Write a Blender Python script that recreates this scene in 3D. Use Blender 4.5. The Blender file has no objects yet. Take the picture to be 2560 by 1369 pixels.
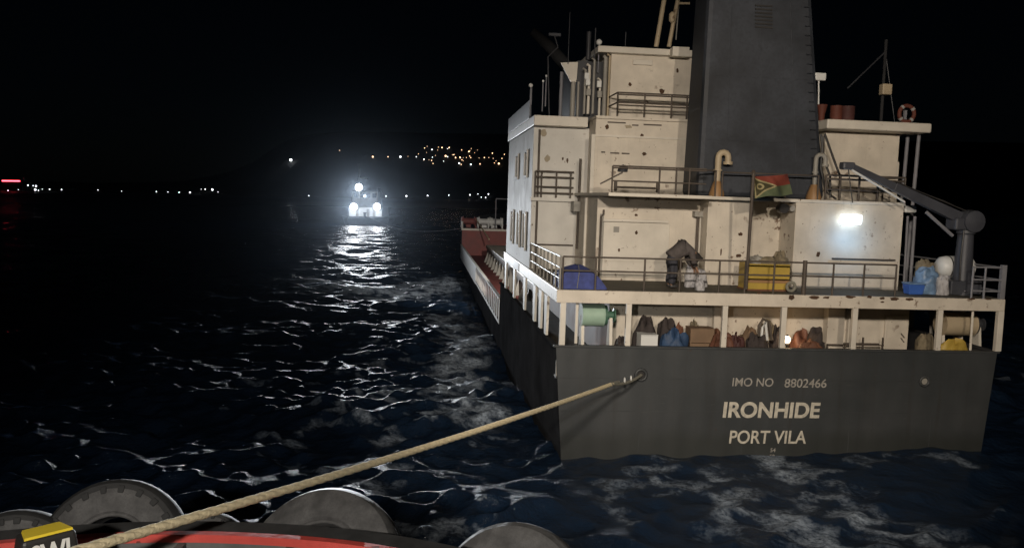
import bpy, math, random
import numpy as np
from mathutils import Vector, Matrix

random.seed(4)
RNG = np.random.default_rng(7)
sc = bpy.context.scene
col = sc.collection
rad = math.radians

# ------------------------------------------------------------------ camera
FOCAL = 2100.0                     # focal length in pixels of a 2560 px wide frame
CAM = Vector((0, 0, 8.0))
PITCH = math.atan((684.5 - 490) / FOCAL)
ROLL = 0.017
_f = Vector((0, math.cos(PITCH), -math.sin(PITCH)))
_r0 = Vector((1, 0, 0)); _u0 = Vector((0, math.sin(PITCH), math.cos(PITCH)))
_r = math.cos(ROLL) * _r0 + math.sin(ROLL) * _u0
_u = -math.sin(ROLL) * _r0 + math.cos(ROLL) * _u0
cd = bpy.data.cameras.new('camera'); cam = bpy.data.objects.new('camera', cd); col.objects.link(cam)
cd.sensor_width = 36; cd.lens = FOCAL / 2560 * 36; cd.clip_start = .1; cd.clip_end = 9000
m = Matrix((_r, _u, -_f)).transposed().to_4x4(); m.translation = CAM
cam.matrix_world = m
sc.camera = cam

# ------------------------------------------------------------------ night sky, exposure
w = bpy.data.worlds.new('World'); sc.world = w; w.use_nodes = True
nt = w.node_tree
sky = nt.nodes.new('ShaderNodeTexSky'); sky.sky_type = 'NISHITA'; sky.sun_disc = False; sky.ozone_density = 6
sky.sun_elevation = rad(30); sky.sun_rotation = rad(180)
bg = nt.nodes['Background']; bg.inputs['Strength'].default_value = 0.00017      # moonlit night: the same sky, far darker
nt.links.new(sky.outputs[0], bg.inputs['Color'])
sc.view_settings.view_transform = 'Standard'; sc.view_settings.look = 'None'
sc.view_settings.exposure = 0; sc.view_settings.gamma = 1
sc.view_settings.use_curve_mapping = False
sc.render.engine = 'CYCLES'
sc.cycles.use_denoising = True
sc.cycles.max_bounces = 5; sc.cycles.diffuse_bounces = 2; sc.cycles.glossy_bounces = 3
sc.cycles.volume_bounces = 0; sc.cycles.transmission_bounces = 2
sc.cycles.caustics_reflective = False; sc.cycles.caustics_refractive = False
sc.cycles.sample_clamp_indirect = 3
sc.cycles.sample_clamp_direct = 12

# ------------------------------------------------------------------ the ship's frame
# origin: middle of the transom, X starboard, Y forward, Z up
WATER = -0.2
SHIP = Matrix.Translation((8.68, 26.61, 0)) @ Matrix.Rotation(rad(6), 4, 'Z') @ Matrix.Rotation(.016, 4, 'Y')
SINV = SHIP.inverted()
IDM = Matrix.Identity(4)

def ray(px, py):
    return _f + (px - 1280) / FOCAL * _r + (684.5 - py) / FOCAL * _u
def sv(px, py, ax, val):
    """survey: ship-frame point seen at a photo position on the plane axis = val"""
    d = SINV.to_3x3() @ ray(px, py); o = SINV @ CAM
    t = (val - o[ax]) / d[ax]
    return o + t * d
def sx(px, py, y): return sv(px, py, 1, y).x
def sz(px, py, y): return sv(px, py, 1, y).z
def wz(px, py, z):
    d = ray(px, py); t = (z - CAM.z) / d.z
    return CAM + t * d

# ------------------------------------------------------------------ materials
MATS = {}
def nodes_of(name):
    mt = bpy.data.materials.new(name); mt.use_nodes = True
    return mt, mt.node_tree, mt.node_tree.nodes['Principled BSDF']
def ramp(t, fac, stops):
    r = t.nodes.new('ShaderNodeValToRGB'); e = r.color_ramp.elements
    while len(e) < len(stops): e.new(.5)
    for el, (p, c) in zip(e, stops):
        el.position = p; el.color = c if len(c) == 4 else (*c, 1)
    t.links.new(fac, r.inputs[0]); return r
def noise(t, vec, scale, detail=4, rough=.55):
    n = t.nodes.new('ShaderNodeTexNoise'); n.inputs['Scale'].default_value = scale
    n.inputs['Detail'].default_value = detail; n.inputs['Roughness'].default_value = rough
    if vec is not None: t.links.new(vec, n.inputs['Vector'])
    return n.outputs[0]
def mixc(t, fac, a, b):
    mx = t.nodes.new('ShaderNodeMix'); mx.data_type = 'RGBA'
    if isinstance(fac, float): mx.inputs[0].default_value = fac
    else: t.links.new(fac, mx.inputs[0])
    for i, c in ((6, a), (7, b)):
        if isinstance(c, tuple): mx.inputs[i].default_value = (*c, 1)
        else: t.links.new(c, mx.inputs[i])
    return mx.outputs[2]
def mapping(t, scale, coord='Object'):
    tc = t.nodes.new('ShaderNodeTexCoord'); mp = t.nodes.new('ShaderNodeMapping')
    mp.inputs['Scale'].default_value = scale
    t.links.new(tc.outputs[coord], mp.inputs[0]); return mp.outputs[0]
def mult(t, a, b):
    mm = t.nodes.new('ShaderNodeMath'); mm.operation = 'MULTIPLY'
    t.links.new(a, mm.inputs[0])
    if isinstance(b, float): mm.inputs[1].default_value = b
    else: t.links.new(b, mm.inputs[1])
    return mm.outputs[0]
def paint(name, c, rough=.5, var=.12, rust=0.0, rustc=(.10, .045, .02), bump=.15, scale=1.0, metallic=0.0, spec=.4):
    """painted steel / cloth / plastic: mottled colour, optional rust spots and runs, slight dents"""
    mt, t, b = nodes_of(name)
    v = mapping(t, (1, 1, 1))
    n1 = noise(t, v, 1.3 * scale, 6)
    lo = tuple(x * (1 - var) for x in c); hi = tuple(min(1, x * (1 + var)) for x in c)
    cc = ramp(t, n1, [(.3, lo), (.7, hi)]).outputs[0]
    n2 = noise(t, v, 14 * scale, 3)
    cc = mixc(t, mult(t, ramp(t, n2, [(.45, (0, 0, 0)), (.75, (1, 1, 1))]).outputs[0], .35 * var * 3 if var else 0.0), cc, lo)
    if rust:
        spots = ramp(t, noise(t, v, 3.1, 5, .62), [(.66 - .06 * rust, (0, 0, 0)), (.70 - .05 * rust, (1, 1, 1))]).outputs[0]
        big = ramp(t, noise(t, v, .55, 2), [(.5, (0, 0, 0)), (.62, (1, 1, 1))]).outputs[0]
        cc = mixc(t, mult(t, mult(t, spots, big), .85), cc, rustc)
        runs = ramp(t, noise(t, mapping(t, (5, 5, .35)), 2.2, 3), [(.6, (0, 0, 0)), (.8, (1, 1, 1))]).outputs[0]
        cc = mixc(t, mult(t, runs, .28 * min(1, rust)), cc, tuple(x * .55 + y * .45 for x, y in zip(c, rustc)))
        specks = ramp(t, noise(t, v, 7.5, 2), [(.745 - .03 * rust, (0, 0, 0)), (.765 - .03 * rust, (1, 1, 1))]).outputs[0]
        cc = mixc(t, mult(t, specks, .8), cc, rustc)
    t.links.new(cc, b.inputs['Base Color'])
    b.inputs['Metallic'].default_value = metallic
    b.inputs['Specular IOR Level'].default_value = spec
    rr = t.nodes.new('ShaderNodeMapRange'); t.links.new(n1, rr.inputs[0])
    rr.inputs[3].default_value = max(.05, rough - .12); rr.inputs[4].default_value = min(1, rough + .15)
    t.links.new(rr.outputs[0], b.inputs['Roughness'])
    if bump:
        bp = t.nodes.new('ShaderNodeBump'); bp.inputs['Strength'].default_value = bump; bp.inputs['Distance'].default_value = .03
        t.links.new(noise(t, v, 2.2 * scale, 5), bp.inputs['Height']); t.links.new(bp.outputs[0], b.inputs['Normal'])
    MATS[name] = mt; return mt
def glow(name, c, s, sample=True):
    mt, t, b = nodes_of(name)
    b.inputs['Base Color'].default_value = (.8, .8, .8, 1)
    b.inputs['Emission Color'].default_value = (*c, 1); b.inputs['Emission Strength'].default_value = s
    if not sample: mt.cycles.emission_sampling = 'NONE'
    MATS[name] = mt; return mt
M = MATS
paint('white', (.60, .54, .455), .5, .13, rust=1.0, bump=.25)
paint('white_clean', (.62, .575, .50), .5, .10, rust=.35)
paint('side_white', (.60, .58, .54), .8, .10, rust=.35, spec=.1)
paint('hull_grey', (.047, .050, .052), .5, .22, rust=.0, bump=.35, scale=.5)
def transom_paint():
    mt, t, b = nodes_of('transom_paint')
    v = mapping(t, (1, 1, 1))
    cc = ramp(t, noise(t, v, .5, 6), [(.3, (.032, .036, .038)), (.7, (.053, .056, .058))]).outputs[0]
    runs = ramp(t, noise(t, mapping(t, (2.6, 1, .16)), 1.6, 4), [(.55, (0, 0, 0)), (.78, (1, 1, 1))]).outputs[0]
    cc = mixc(t, mult(t, runs, .45), cc, (.034, .030, .026))
    scuff = ramp(t, noise(t, mapping(t, (.8, 1, 5)), 2.4, 6, .7), [(.62, (0, 0, 0)), (.74, (1, 1, 1))]).outputs[0]
    cc = mixc(t, mult(t, scuff, .45), cc, (.11, .11, .11))
    rs = ramp(t, noise(t, v, 2.7, 6, .65), [(.67, (0, 0, 0)), (.71, (1, 1, 1))]).outputs[0]
    cc = mixc(t, mult(t, rs, .55), cc, (.06, .028, .014))
    # waterline growth, ragged upper edge
    sp = t.nodes.new('ShaderNodeSeparateXYZ'); t.links.new(v, sp.inputs[0])
    ad = t.nodes.new('ShaderNodeMath'); ad.operation = 'ADD'; t.links.new(sp.outputs[2], ad.inputs[0]); t.links.new(mult(t, noise(t, mapping(t, (.5, 1, .5)), 1.5, 3), -.5), ad.inputs[1])
    cc = mixc(t, mult(t, ramp(t, ad.outputs[0], [(.0, (1, 1, 1)), (.45, (0, 0, 0))]).outputs[0], .6), cc, (.026, .028, .024))
    t.links.new(cc, b.inputs['Base Color']); b.inputs['Roughness'].default_value = .5
    # plating dished between frames
    wv = t.nodes.new('ShaderNodeTexWave'); wv.inputs['Scale'].default_value = .42; wv.inputs['Distortion'].default_value = 1.2; wv.inputs['Detail'].default_value = 1; t.links.new(v, wv.inputs[0])
    bp = t.nodes.new('ShaderNodeBump'); bp.inputs['Strength'].default_value = .22; bp.inputs['Distance'].default_value = .03; t.links.new(wv.outputs[0], bp.inputs['Height'])
    b2 = t.nodes.new('ShaderNodeBump'); b2.inputs['Strength'].default_value = .4; b2.inputs['Distance'].default_value = .03; t.links.new(noise(t, v, 1.1, 6), b2.inputs['Height']); t.links.new(bp.outputs[0], b2.inputs['Normal'])
    t.links.new(b2.outputs[0], b.inputs['Normal']); MATS['transom_paint'] = mt
transom_paint()
paint('hull_black', (.040, .040, .042), .9, .3, bump=.3, scale=.5, spec=0.0)
paint('antifoul', (.09, .03, .025), .7, .3)
paint('deck', (.085, .075, .055), .75, .35, rust=.6, bump=.3)
paint('red_deck', (.21, .062, .055), .7, .3, rust=.4)
paint('funnel', (.033, .037, .046), .6, .45, bump=.3, scale=.6)
paint('rail_dark', (.085, .068, .055), .6, .3)
paint('rail_grey', (.20, .20, .22), .55, .2)
paint('grey_steel', (.28, .265, .235), .5, .2, rust=.6)
paint('dark_steel', (.035, .036, .042), .5, .25)
paint('crane', (.055, .058, .070), .45, .2)
paint('cream', (.42, .34, .23), .5, .15, rust=.5)
paint('ochre', (.30, .17, .075), .5, .2, rust=.5)
paint('yellow', (.42, .29, .055), .5, .15)
paint('bright_yellow', (.80, .60, .04), .45, .06)
paint('orange', (.14, .058, .036), .6, .2)
paint('brown', (.16, .07, .04), .75, .3)
paint('tan', (.20, .13, .08), .8, .25)
paint('blue_cloth', (.045, .06, .20), .75, .3, bump=.5, scale=4)
paint('blue_sheet', (.026, .055, .115), .6, .3, bump=.5, scale=3)
paint('blue_plastic', (.05, .13, .45), .35, .15)
paint('pale_blue', (.15, .24, .38), .4, .3, bump=.4, scale=4)
paint('white_bag', (.40, .39, .40), .6, .15, bump=1.0, scale=6)
paint('white_plastic', (.66, .66, .64), .35, .06)
paint('sack', (.20, .165, .11), .9, .3, bump=1.0, scale=6)
paint('dark_cloth', (.045, .036, .034), .9, .3, bump=1.0, scale=5)
paint('green', (.30, .42, .33), .5, .12)
paint('green_dark', (.05, .12, .08), .5, .2)
paint('rope_cream', (.66, .56, .36), .9, .15, bump=.6, scale=12)
paint('rope_grey', (.22, .21, .17), .9, .2, bump=.6, scale=12)
paint('rubber', (.035, .035, .035), .8, .3, bump=.3, scale=3)
paint('rubber_grey', (.095, .093, .092), .7, .45, rust=.5, rustc=(.03, .03, .03), bump=.6, scale=3)
paint('red_paint', (.60, .085, .07), .45, .2, rust=1.3, rustc=(.10, .03, .025), bump=.3)
paint('tug_deck', (.13, .13, .125), .7, .3)
paint('black_paint', (.03, .028, .027), .45, .2)
paint('lettering', (.52, .48, .40), .6, .25, scale=5)
paint('lettering_dim', (.30, .28, .25), .6, .3, scale=5)
paint('lettering_white', (.75, .74, .70), .5, .06)
paint('skin', (.30, .17, .11), .6, .1)
paint('jacket', (.085, .072, .068), .9, .25, bump=.5, scale=5)
paint('trousers', (.045, .045, .055), .9, .25, bump=.5, scale=5)
paint('hair', (.02, .016, .014), .8, .2)
paint('flag_red', (.17, .035, .022), .8, .12)
paint('flag_green', (.085, .105, .055), .8, .15)
paint('flag_black', (.05, .045, .02), .8, .15)
paint('flag_yellow', (.27, .23, .12), .8, .1)
paint('hillside', (.02, .022, .02), 1, .3)
paint('far_building', (.05, .05, .05), .9, .2)
paint('glass_dark', (.02, .022, .028), .12, .05, bump=0)
paint('rust', (.075, .04, .022), .9, .3)
paint('faded', (.34, .29, .21), .7, .2)
paint('red_lead', (.24, .07, .06), .6, .2)
paint('dimmed_orange', (.12, .035, .022), .7, .3)  # darkened tones carry the weak light on the bridge wing gear
paint('dimmed_red', (.07, .025, .022), .7, .3)
paint('dimmed_white', (.30, .29, .28), .6, .15)
glow('lamp_cool', (.74, .89, 1), 4.5)
glow('lamp_warm', (1, .72, .42), 14)
glow('flood_lens', (.93, .96, 1), 120)
glow('town_warm', (1, .60, .34), 3.4, False)
glow('town_white', (.92, .95, 1), 5.0, False)
glow('town_bright', (.95, .97, 1), 16, False)
glow('town_red', (1, .06, .09), 9, False)

# ------------------------------------------------------------------ mesh builder
class MB:
    def __init__(s): s.v = []; s.f = []
    def add(s, vs, fs):
        o = len(s.v); s.v += [tuple(p) for p in vs]; s.f += [tuple(i + o for i in q) for q in fs]; return s
    def hexa(s, p):     # 4 bottom points ccw seen from above, 4 top points
        return s.add(p, [(3, 2, 1, 0), (4, 5, 6, 7), (0, 1, 5, 4), (1, 2, 6, 5), (2, 3, 7, 6), (3, 0, 4, 7)])
    def box(s, x0, x1, y0, y1, z0, z1):
        return s.hexa([(x0, y0, z0), (x1, y0, z0), (x1, y1, z0), (x0, y1, z0), (x0, y0, z1), (x1, y0, z1), (x1, y1, z1), (x0, y1, z1)])
    def tube(s, pts, r, n=8, caps=True, closed=False):
        pts = [Vector(p) for p in pts]; k = len(pts)
        rs = r if isinstance(r, (list, tuple)) else [r] * k
        vs = []; up = None
        for i, p in enumerate(pts):
            a = pts[(i - 1) % k] if closed or i > 0 else p; b = pts[(i + 1) % k] if closed or i < k - 1 else p
            t = (b - a).normalized()
            if up is None: up = Vector((0, 0, 1)) if abs(t.z) < .9 else Vector((0, 1, 0))
            e1 = (up - t * up.dot(t)).normalized(); e2 = t.cross(e1); up = e1
            for j in range(n):
                an = 2 * math.pi * j / n
                vs.append(p + rs[i] * (math.cos(an) * e1 + math.sin(an) * e2))
        fs = []
        for i in range(k if closed else k - 1):
            for j in range(n):
                a, b = i * n, ((i + 1) % k) * n
                fs.append((a + j, a + (j + 1) % n, b + (j + 1) % n, b + j))
        if caps and not closed:
            fs.append(tuple(range(n - 1, -1, -1))); fs.append(tuple((k - 1) * n + j for j in range(n)))
        return s.add(vs, fs)
    def bar(s, p, q, r, n=8): return s.tube([p, q], r, n)
    def lathe(s, prof, o, ax='z', n=20, closed=False):
        o = Vector(o); vs = []
        for (r, h) in prof:
            for j in range(n):
                a = 2 * math.pi * j / n; c, d = r * math.cos(a), r * math.sin(a)
                vs.append(o + Vector({'z': (c, d, h), 'y': (c, h, d), 'x': (h, c, d)}[ax]))
        k = len(prof); fs = []
        for i in range(k if closed else k - 1):
            for j in range(n):
                a, b = i * n, ((i + 1) % k) * n
                fs.append((a + j, a + (j + 1) % n, b + (j + 1) % n, b + j))
        if not closed:
            fs.append(tuple(range(n - 1, -1, -1))); fs.append(tuple((k - 1) * n + j for j in range(n)))
        return s.add(vs, fs)
    def blob(s, c, rx, ry, rz, seed, amp=.18, n=14, k=9, flat=True, peak=0):
        """slumped bag or draped heap: flattened underside, uneven folds"""
        rr = random.Random(seed)
        ph = [(rr.uniform(0, 6.3), rr.uniform(0, 6.3), rr.choice([2, 3, 4, 5]), rr.choice([1, 2, 3])) for _ in range(6)]
        vs = []
        for i in range(k + 1):
            th = math.pi * i / k
            for j in range(n):
                a = 2 * math.pi * j / n
                q = 1 + amp * sum(math.sin(p[2] * a + p[0]) * math.sin(p[3] * th * 2 + p[1]) for p in ph) / 2.4
                st = max(0.0, math.sin(th)) ** .62; ct = math.cos(th); ct = math.copysign(abs(ct) ** .8, ct)
                q += amp * .22 * math.sin(11 * a + ph[2][0] - 5 * th) * math.sin(6 * th + ph[3][1]) + amp * .35 * math.sin(7 * a + ph[0][0] + 3 * th) * math.sin(4 * th + ph[1][1])
                x, y, z = st * math.cos(a), st * math.sin(a), ct
                if flat and z < -.35: z = -.35 - (z + .35) * .05
                if peak and z > 0: z = z + peak * max(0, z) ** 6
                vs.append((c[0] + rx * x * q, c[1] + ry * y * q, c[2] + rz * z * (q if z > 0 else 1)))
        fs = [(i * n + j, (i + 1) * n + j, (i + 1) * n + (j + 1) % n, i * n + (j + 1) % n) for i in range(k) for j in range(n)]
        return s.add(vs, fs)
    def build(s, name, mat, parent=None, smooth=None, bevel=0.0, off=None):
        v = s.v
        if off is None and parent is not None: off = parent.get('_b')
        if off is not None: v = [(a - off[0], b - off[1], c - off[2]) for a, b, c in v]
        me = bpy.data.meshes.new(name); me.from_pydata(v, [], s.f); me.update()
        me.materials.append(M[mat])
        if smooth is not None:
            me.polygons.foreach_set('use_smooth', [True] * len(me.polygons)); me.set_sharp_from_angle(angle=rad(smooth))
        o = bpy.data.objects.new(name, me); col.objects.link(o)
        if parent is not None:
            o.parent = parent
            if parent.get('_b') is not None: o['_b'] = parent['_b']
        if bevel:
            b = o.modifiers.new('edge', 'BEVEL'); b.width = bevel; b.segments = 2; b.limit_method = 'ANGLE'; b.angle_limit = rad(50)
        return o
def tag(o, label=None, cat=None, group=None, kind=None):
    for k, v in (('label', label), ('category', cat), ('group', group), ('kind', kind)):
        if v: o[k] = v
    return o
def thing(name, label, cat, base=(0, 0, 0), group=None, frame=SHIP):
    o = bpy.data.objects.new(name, None); o.empty_display_size = .2; col.objects.link(o)
    o.matrix_world = frame @ Matrix.Translation(base); o['_b'] = tuple(base)
    return tag(o, label, cat, group)
def solo(mb, name, mat, label, cat, base=(0, 0, 0), group=None, frame=SHIP, **kw):
    o = mb.build(name, mat, off=base, **kw); o.matrix_world = frame @ Matrix.Translation(base)
    return tag(o, label, cat, group)
def part_group(name, parent):
    o = bpy.data.objects.new(name, None); col.objects.link(o); o.parent = parent
    if parent.get('_b') is not None: o['_b'] = parent['_b']
    return o
def text_mesh(name, body, x0, x1, z0, z1, y, mat, parent, bold=.02, skew=0.0, depth=.006):
    cu = bpy.data.curves.new('t', 'FONT'); cu.body = body; cu.size = 1; cu.offset = bold; cu.extrude = .01
    to = bpy.data.objects.new('t', cu); col.objects.link(to)
    dg = bpy.context.evaluated_depsgraph_get(); dg.update()
    me = bpy.data.meshes.new_from_object(to.evaluated_get(dg))
    bpy.data.objects.remove(to); bpy.data.curves.remove(cu)
    n = len(me.vertices); a = np.empty(n * 3); me.vertices.foreach_get('co', a); a = a.reshape(-1, 3)
    lo, hi = a.min(0), a.max(0)
    u = (a[:, 0] - lo[0]) / (hi[0] - lo[0]); v = (a[:, 1] - lo[1]) / (hi[1] - lo[1]); d = (a[:, 2] - lo[2]) / (hi[2] - lo[2])
    out = np.stack([x0 + u * (x1 - x0) + skew * v * (z1 - z0), y - d * depth, z0 + v * (z1 - z0)], 1)
    me.vertices.foreach_set('co', out.ravel()); me.update(); me.name = name
    me.materials.clear(); me.materials.append(M[mat])
    o = bpy.data.objects.new(name, me); col.objects.link(o); o.parent = parent
    return o
def spot(parent_frame, loc, target, power, cone, blend, color, size=.15):
    l = bpy.data.lights.new('light', 'SPOT'); l.energy = power; l.spot_size = rad(cone); l.spot_blend = blend
    l.color = color; l.shadow_soft_size = size
    o = bpy.data.objects.new('light', l); col.objects.link(o)
    a = parent_frame @ Vector(loc); b = parent_frame @ Vector(target)
    o.matrix_world = Matrix.Translation(a) @ (b - a).to_track_quat('-Z', 'Y').to_matrix().to_4x4()
    return o
def point(frame, loc, power, color, size=.15):
    l = bpy.data.lights.new('light', 'POINT'); l.energy = power; l.color = color; l.shadow_soft_size = size
    o = bpy.data.objects.new('light', l); col.objects.link(o); o.location = frame @ Vector(loc); return o

# ------------------------------------------------------------------ the sea
def vnoise(x, y, seed):
    xi = np.floor(x).astype(np.int64); yi = np.floor(y).astype(np.int64); fx = x - xi; fy = y - yi
    fx = fx * fx * (3 - 2 * fx); fy = fy * fy * (3 - 2 * fy)
    def h(a, b):
        k = (a * 374761393 + b * 668265263 + seed * 974634777) & 0x7fffffff
        k = ((k ^ (k >> 13)) * 1274126177) & 0x7fffffff
        return ((k ^ (k >> 16)) & 0xffff) / 65535.0
    return (h(xi, yi) * (1 - fx) + h(xi + 1, yi) * fx) * (1 - fy) + (h(xi, yi + 1) * (1 - fx) + h(xi + 1, yi + 1) * fx) * fy
def fbm(x, y, seed, octv=4):
    s = 0; a = .5
    for i in range(octv):
        s = s + a * vnoise(x * 2 ** i, y * 2 ** i, seed + i); a *= .5
    return s / (1 - .5 ** octv)
def make_sea():
    ang = np.concatenate([np.linspace(-42, 46, 760), np.linspace(46, 318, 60)[1:-1]])
    ang = np.radians(ang); na = len(ang)
    r = np.concatenate([[0.5, 4], np.geomspace(8, 260, 620), np.geomspace(260, 6000, 120)[1:]]); nr = len(r)
    A, Rr = np.meshgrid(ang, r)
    X = Rr * np.sin(A); Y = Rr * np.cos(A)
    Z = np.zeros_like(X); DX = np.zeros_like(X); DY = np.zeros_like(X)
    rng = np.random.default_rng(11)
    sp = np.maximum(Rr * math.radians(88 / 760), Rr * .0057)
    for i in range(70):
        lam = .7 * (13 / .7) ** rng.random()
        th = math.radians(100) + rng.normal(0, .95)
        k = 2 * math.pi / lam
        a = .0105 * lam ** .95 * rng.uniform(.5, 1.2)
        if lam > 5: a *= .5
        if lam < 2.2: a *= 1.5
        elif lam < 5: a *= .8
        fade = np.clip((lam / sp - 2.2) / 2, 0, 1)
        ph = k * (X * math.cos(th) + Y * math.sin(th)) + rng.uniform(0, 6.28)
        grp = .55 + .9 * vnoise(X / (lam * 3.1) + i * 3.7, Y / (lam * 3.1) - i, 31 + i) if i % 3 == 0 else 1.0
        c, s_ = np.cos(ph), np.sin(ph)
        Z += a * c * fade * grp; DX -= .7 * a * math.cos(th) * s_ * fade * grp; DY -= .7 * a * math.sin(th) * s_ * fade * grp
    lee = np.exp(-(((X - 8.7) / 9) ** 2 + ((Y - 26.5) / 7) ** 2))
    Z *= 1 - .62 * lee; DX *= 1 - .5 * lee; DY *= 1 - .5 * lee
    # foam: churned water behind the stern, along the port side and in the tow wake, plus painted lamp glitter
    lines = [([(790, 705), (880, 730), (960, 742), (1050, 728), (1130, 700)], 2.8, 1.3), ([(830, 742), (960, 720), (1030, 745)], 1.3, .9),
             ([(1110, 790), (1165, 850), (1155, 910), (1105, 965)], .9, 1.5), ([(1085, 968), (1150, 1005), (1200, 1045)], .55, 1.5),
             ([(985, 985), (1095, 966)], .25, 1.2), ([(1040, 1035), (1110, 1000)], .3, .6), ([(760, 1062), (850, 1046), (920, 1065), (975, 1092)], .35, .75), ([(1190, 935), (1290, 945)], .9, .8),
             ([(630, 1075), (690, 1085), (760, 1150)], .3, .6),
             ([(1930, 1155), (2030, 1225), (2150, 1275), (2260, 1325), (2340, 1369)], .9, .8), ([(1640, 1170), (1790, 1215), (1850, 1270), (2000, 1320), (2160, 1400)], .9, .6),
             ([(1850, 1290), (1980, 1340), (2150, 1380)], 1.1, .36), ([(1500, 1205), (1570, 1200)], .5, .42), ([(1500, 1210), (1540, 1290)], .6, .35),
             ([(2000, 1180), (2120, 1195)], .4, .42), ([(900, 1190), (960, 1245), (1060, 1310), (1180, 1330)], .4, .75), ([(930, 1165), (1180, 1195)], .45, .6),  # last two streaks paint lamp glitter near the fenders
             ([(1210, 1275), (1260, 1285)], .2, .8), ([(2380, 1165), (2480, 1175)], .3, .5), ([(1560, 1170), (1760, 1180)], .4, .35), ([(2120, 1150), (2450, 1160)], .3, .3)]
    foam = np.zeros_like(X)
    near = Rr < 120
    wx = X + 1.1 * (fbm(X * .8, Y * .8, 5) - .5) * 2; wy = Y + 1.6 * (fbm(X * .8, Y * .8, 9) - .5) * 2
    for pts, wd, st in lines:
        P = [wz(a, b, WATER) for a, b in pts]
        best = np.full(X.shape, 1e9)
        for p, q in zip(P[:-1], P[1:]):
            ex, ey = q.x - p.x, q.y - p.y; L2 = ex * ex + ey * ey + 1e-9
            t = np.clip(((wx - p.x) * ex + (wy - p.y) * ey) / L2, 0, 1)
            best = np.minimum(best, np.hypot(wx - p.x - t * ex, wy - p.y - t * ey))
        foam = np.maximum(foam, st * np.exp(-(best / wd) ** 2))
    crest = np.clip((Z - .17) / .22, 0, 1) * np.clip(fbm(X * .07, Y * .07, 77) * 2.6 - 1.15, 0, 1)
    foam = np.maximum(foam, .6 * crest * near)
    a, b = wz(925, 600, WATER), wz(1060, 1235, WATER)          # pale strip painting the lead tug's lamp glitter on the water
    ex, ey = b.x - a.x, b.y - a.y; L2 = ex * ex + ey * ey
    t = ((X - a.x) * ex + (Y - a.y) * ey) / L2
    off = np.abs((X - a.x) * ey - (Y - a.y) * ex) / math.sqrt(L2)
    glitter_strip = np.exp(-(off / (3.6 + 5 * np.clip(1 - t, 0, 1))) ** 2) * (t > -.05) * (t < 1.1)
    fl = fbm(X * .95 + 7, Y * 1.9 + .5 * np.sin(X), 55, 5)
    glint_flecks = np.clip((fl - .585) * 9, 0, 1) * np.clip(.35 + Z * 2.6, 0, 1)
    foam = np.maximum(foam, .95 * glint_flecks * np.clip(glitter_strip * 1.2, 0, 1))
    foam = np.maximum(foam, .8 * np.clip((fl - .66) * 9, 0, 1) * near * np.clip(fbm(X * .05, Y * .05, 91) * 2.4 - .9, 0, 1))
    lace = np.abs(fbm(X * .9 + .6 * fbm(X, Y, 3), Y * 1.1, 21, 5) - .5) * 2
    foam = np.where(foam > .02, foam * np.clip(1.3 - 3.6 * lace, 0, 1) + .10 * foam ** 2, 0)
    V = np.stack([X + DX, Y + DY, Z + WATER], -1).reshape(-1, 3)
    idx = np.arange(nr * na).reshape(nr, na); nx = np.roll(idx, -1, 1)
    Q = np.stack([idx[:-1], nx[:-1], nx[1:], idx[1:]], -1).reshape(-1, 4)[:, ::-1]
    me = bpy.data.meshes.new('sea'); me.vertices.add(len(V)); me.vertices.foreach_set('co', V.ravel().astype(np.float32))
    me.loops.add(Q.size); me.loops.foreach_set('vertex_index', Q.ravel().astype(np.int32))
    me.polygons.add(len(Q)); me.polygons.foreach_set('loop_start', np.arange(0, Q.size, 4, dtype=np.int32)); me.polygons.foreach_set('loop_total', np.full(len(Q), 4, np.int32))
    me.update(calc_edges=True); me.polygons.foreach_set('use_smooth', [True] * len(Q))
    at = me.attributes.new('foam', 'FLOAT', 'POINT'); at.data.foreach_set('value', np.clip(foam, 0, 1).ravel().astype(np.float32))
    mt, t, b = nodes_of('sea_water')
    b.inputs['Base Color'].default_value = (.009, .020, .042, 1)
    tc_ = t.nodes.new('ShaderNodeTexCoord'); ln = t.nodes.new('ShaderNodeVectorMath'); ln.operation = 'LENGTH'; t.links.new(tc_.outputs['Object'], ln.inputs[0])
    mr = t.nodes.new('ShaderNodeMapRange'); t.links.new(ln.outputs['Value'], mr.inputs[0])      # ripples too far off to resolve blur the reflections
    mr.inputs[1].default_value = 120; mr.inputs[2].default_value = 900; mr.inputs[3].default_value = .11; mr.inputs[4].default_value = .42
    t.links.new(mr.outputs[0], b.inputs['Roughness'])
    b.inputs['IOR'].default_value = 1.333; b.inputs['Specular IOR Level'].default_value = .5
    v = mapping(t, (1, .75, 1))
    bp = t.nodes.new('ShaderNodeBump'); bp.inputs['Strength'].default_value = 1.0; bp.inputs['Distance'].default_value = .22
    n1 = noise(t, v, 1.6, 8, .64); t.links.new(n1, bp.inputs['Height'])
    t.links.new(bp.outputs[0], b.inputs['Normal'])
    fa = t.nodes.new('ShaderNodeAttribute'); fa.attribute_name = 'foam'
    fine = noise(t, mapping(t, (1, 1, 1)), 7, 8, .72)
    ff = ramp(t, mult(t, fa.outputs['Fac'], ramp(t, fine, [(.36, (.18, .18, .18)), (.62, (1, 1, 1))]).outputs[0]), [(.06, (0, 0, 0)), (.85, (.88, .88, .88))])
    fd = t.nodes.new('ShaderNodeBsdfDiffuse'); fd.inputs['Color'].default_value = (.48, .56, .66, 1); t.links.new(bp.outputs[0], fd.inputs['Normal'])
    mx = t.nodes.new('ShaderNodeMixShader'); t.links.new(ff.outputs[0], mx.inputs[0]); t.links.new(b.outputs[0], mx.inputs[1]); t.links.new(fd.outputs[0], mx.inputs[2])
    t.links.new(mx.outputs[0], t.nodes['Material Output'].inputs['Surface'])
    me.materials.append(mt)
    o = bpy.data.objects.new('sea', me); col.objects.link(o)
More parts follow.
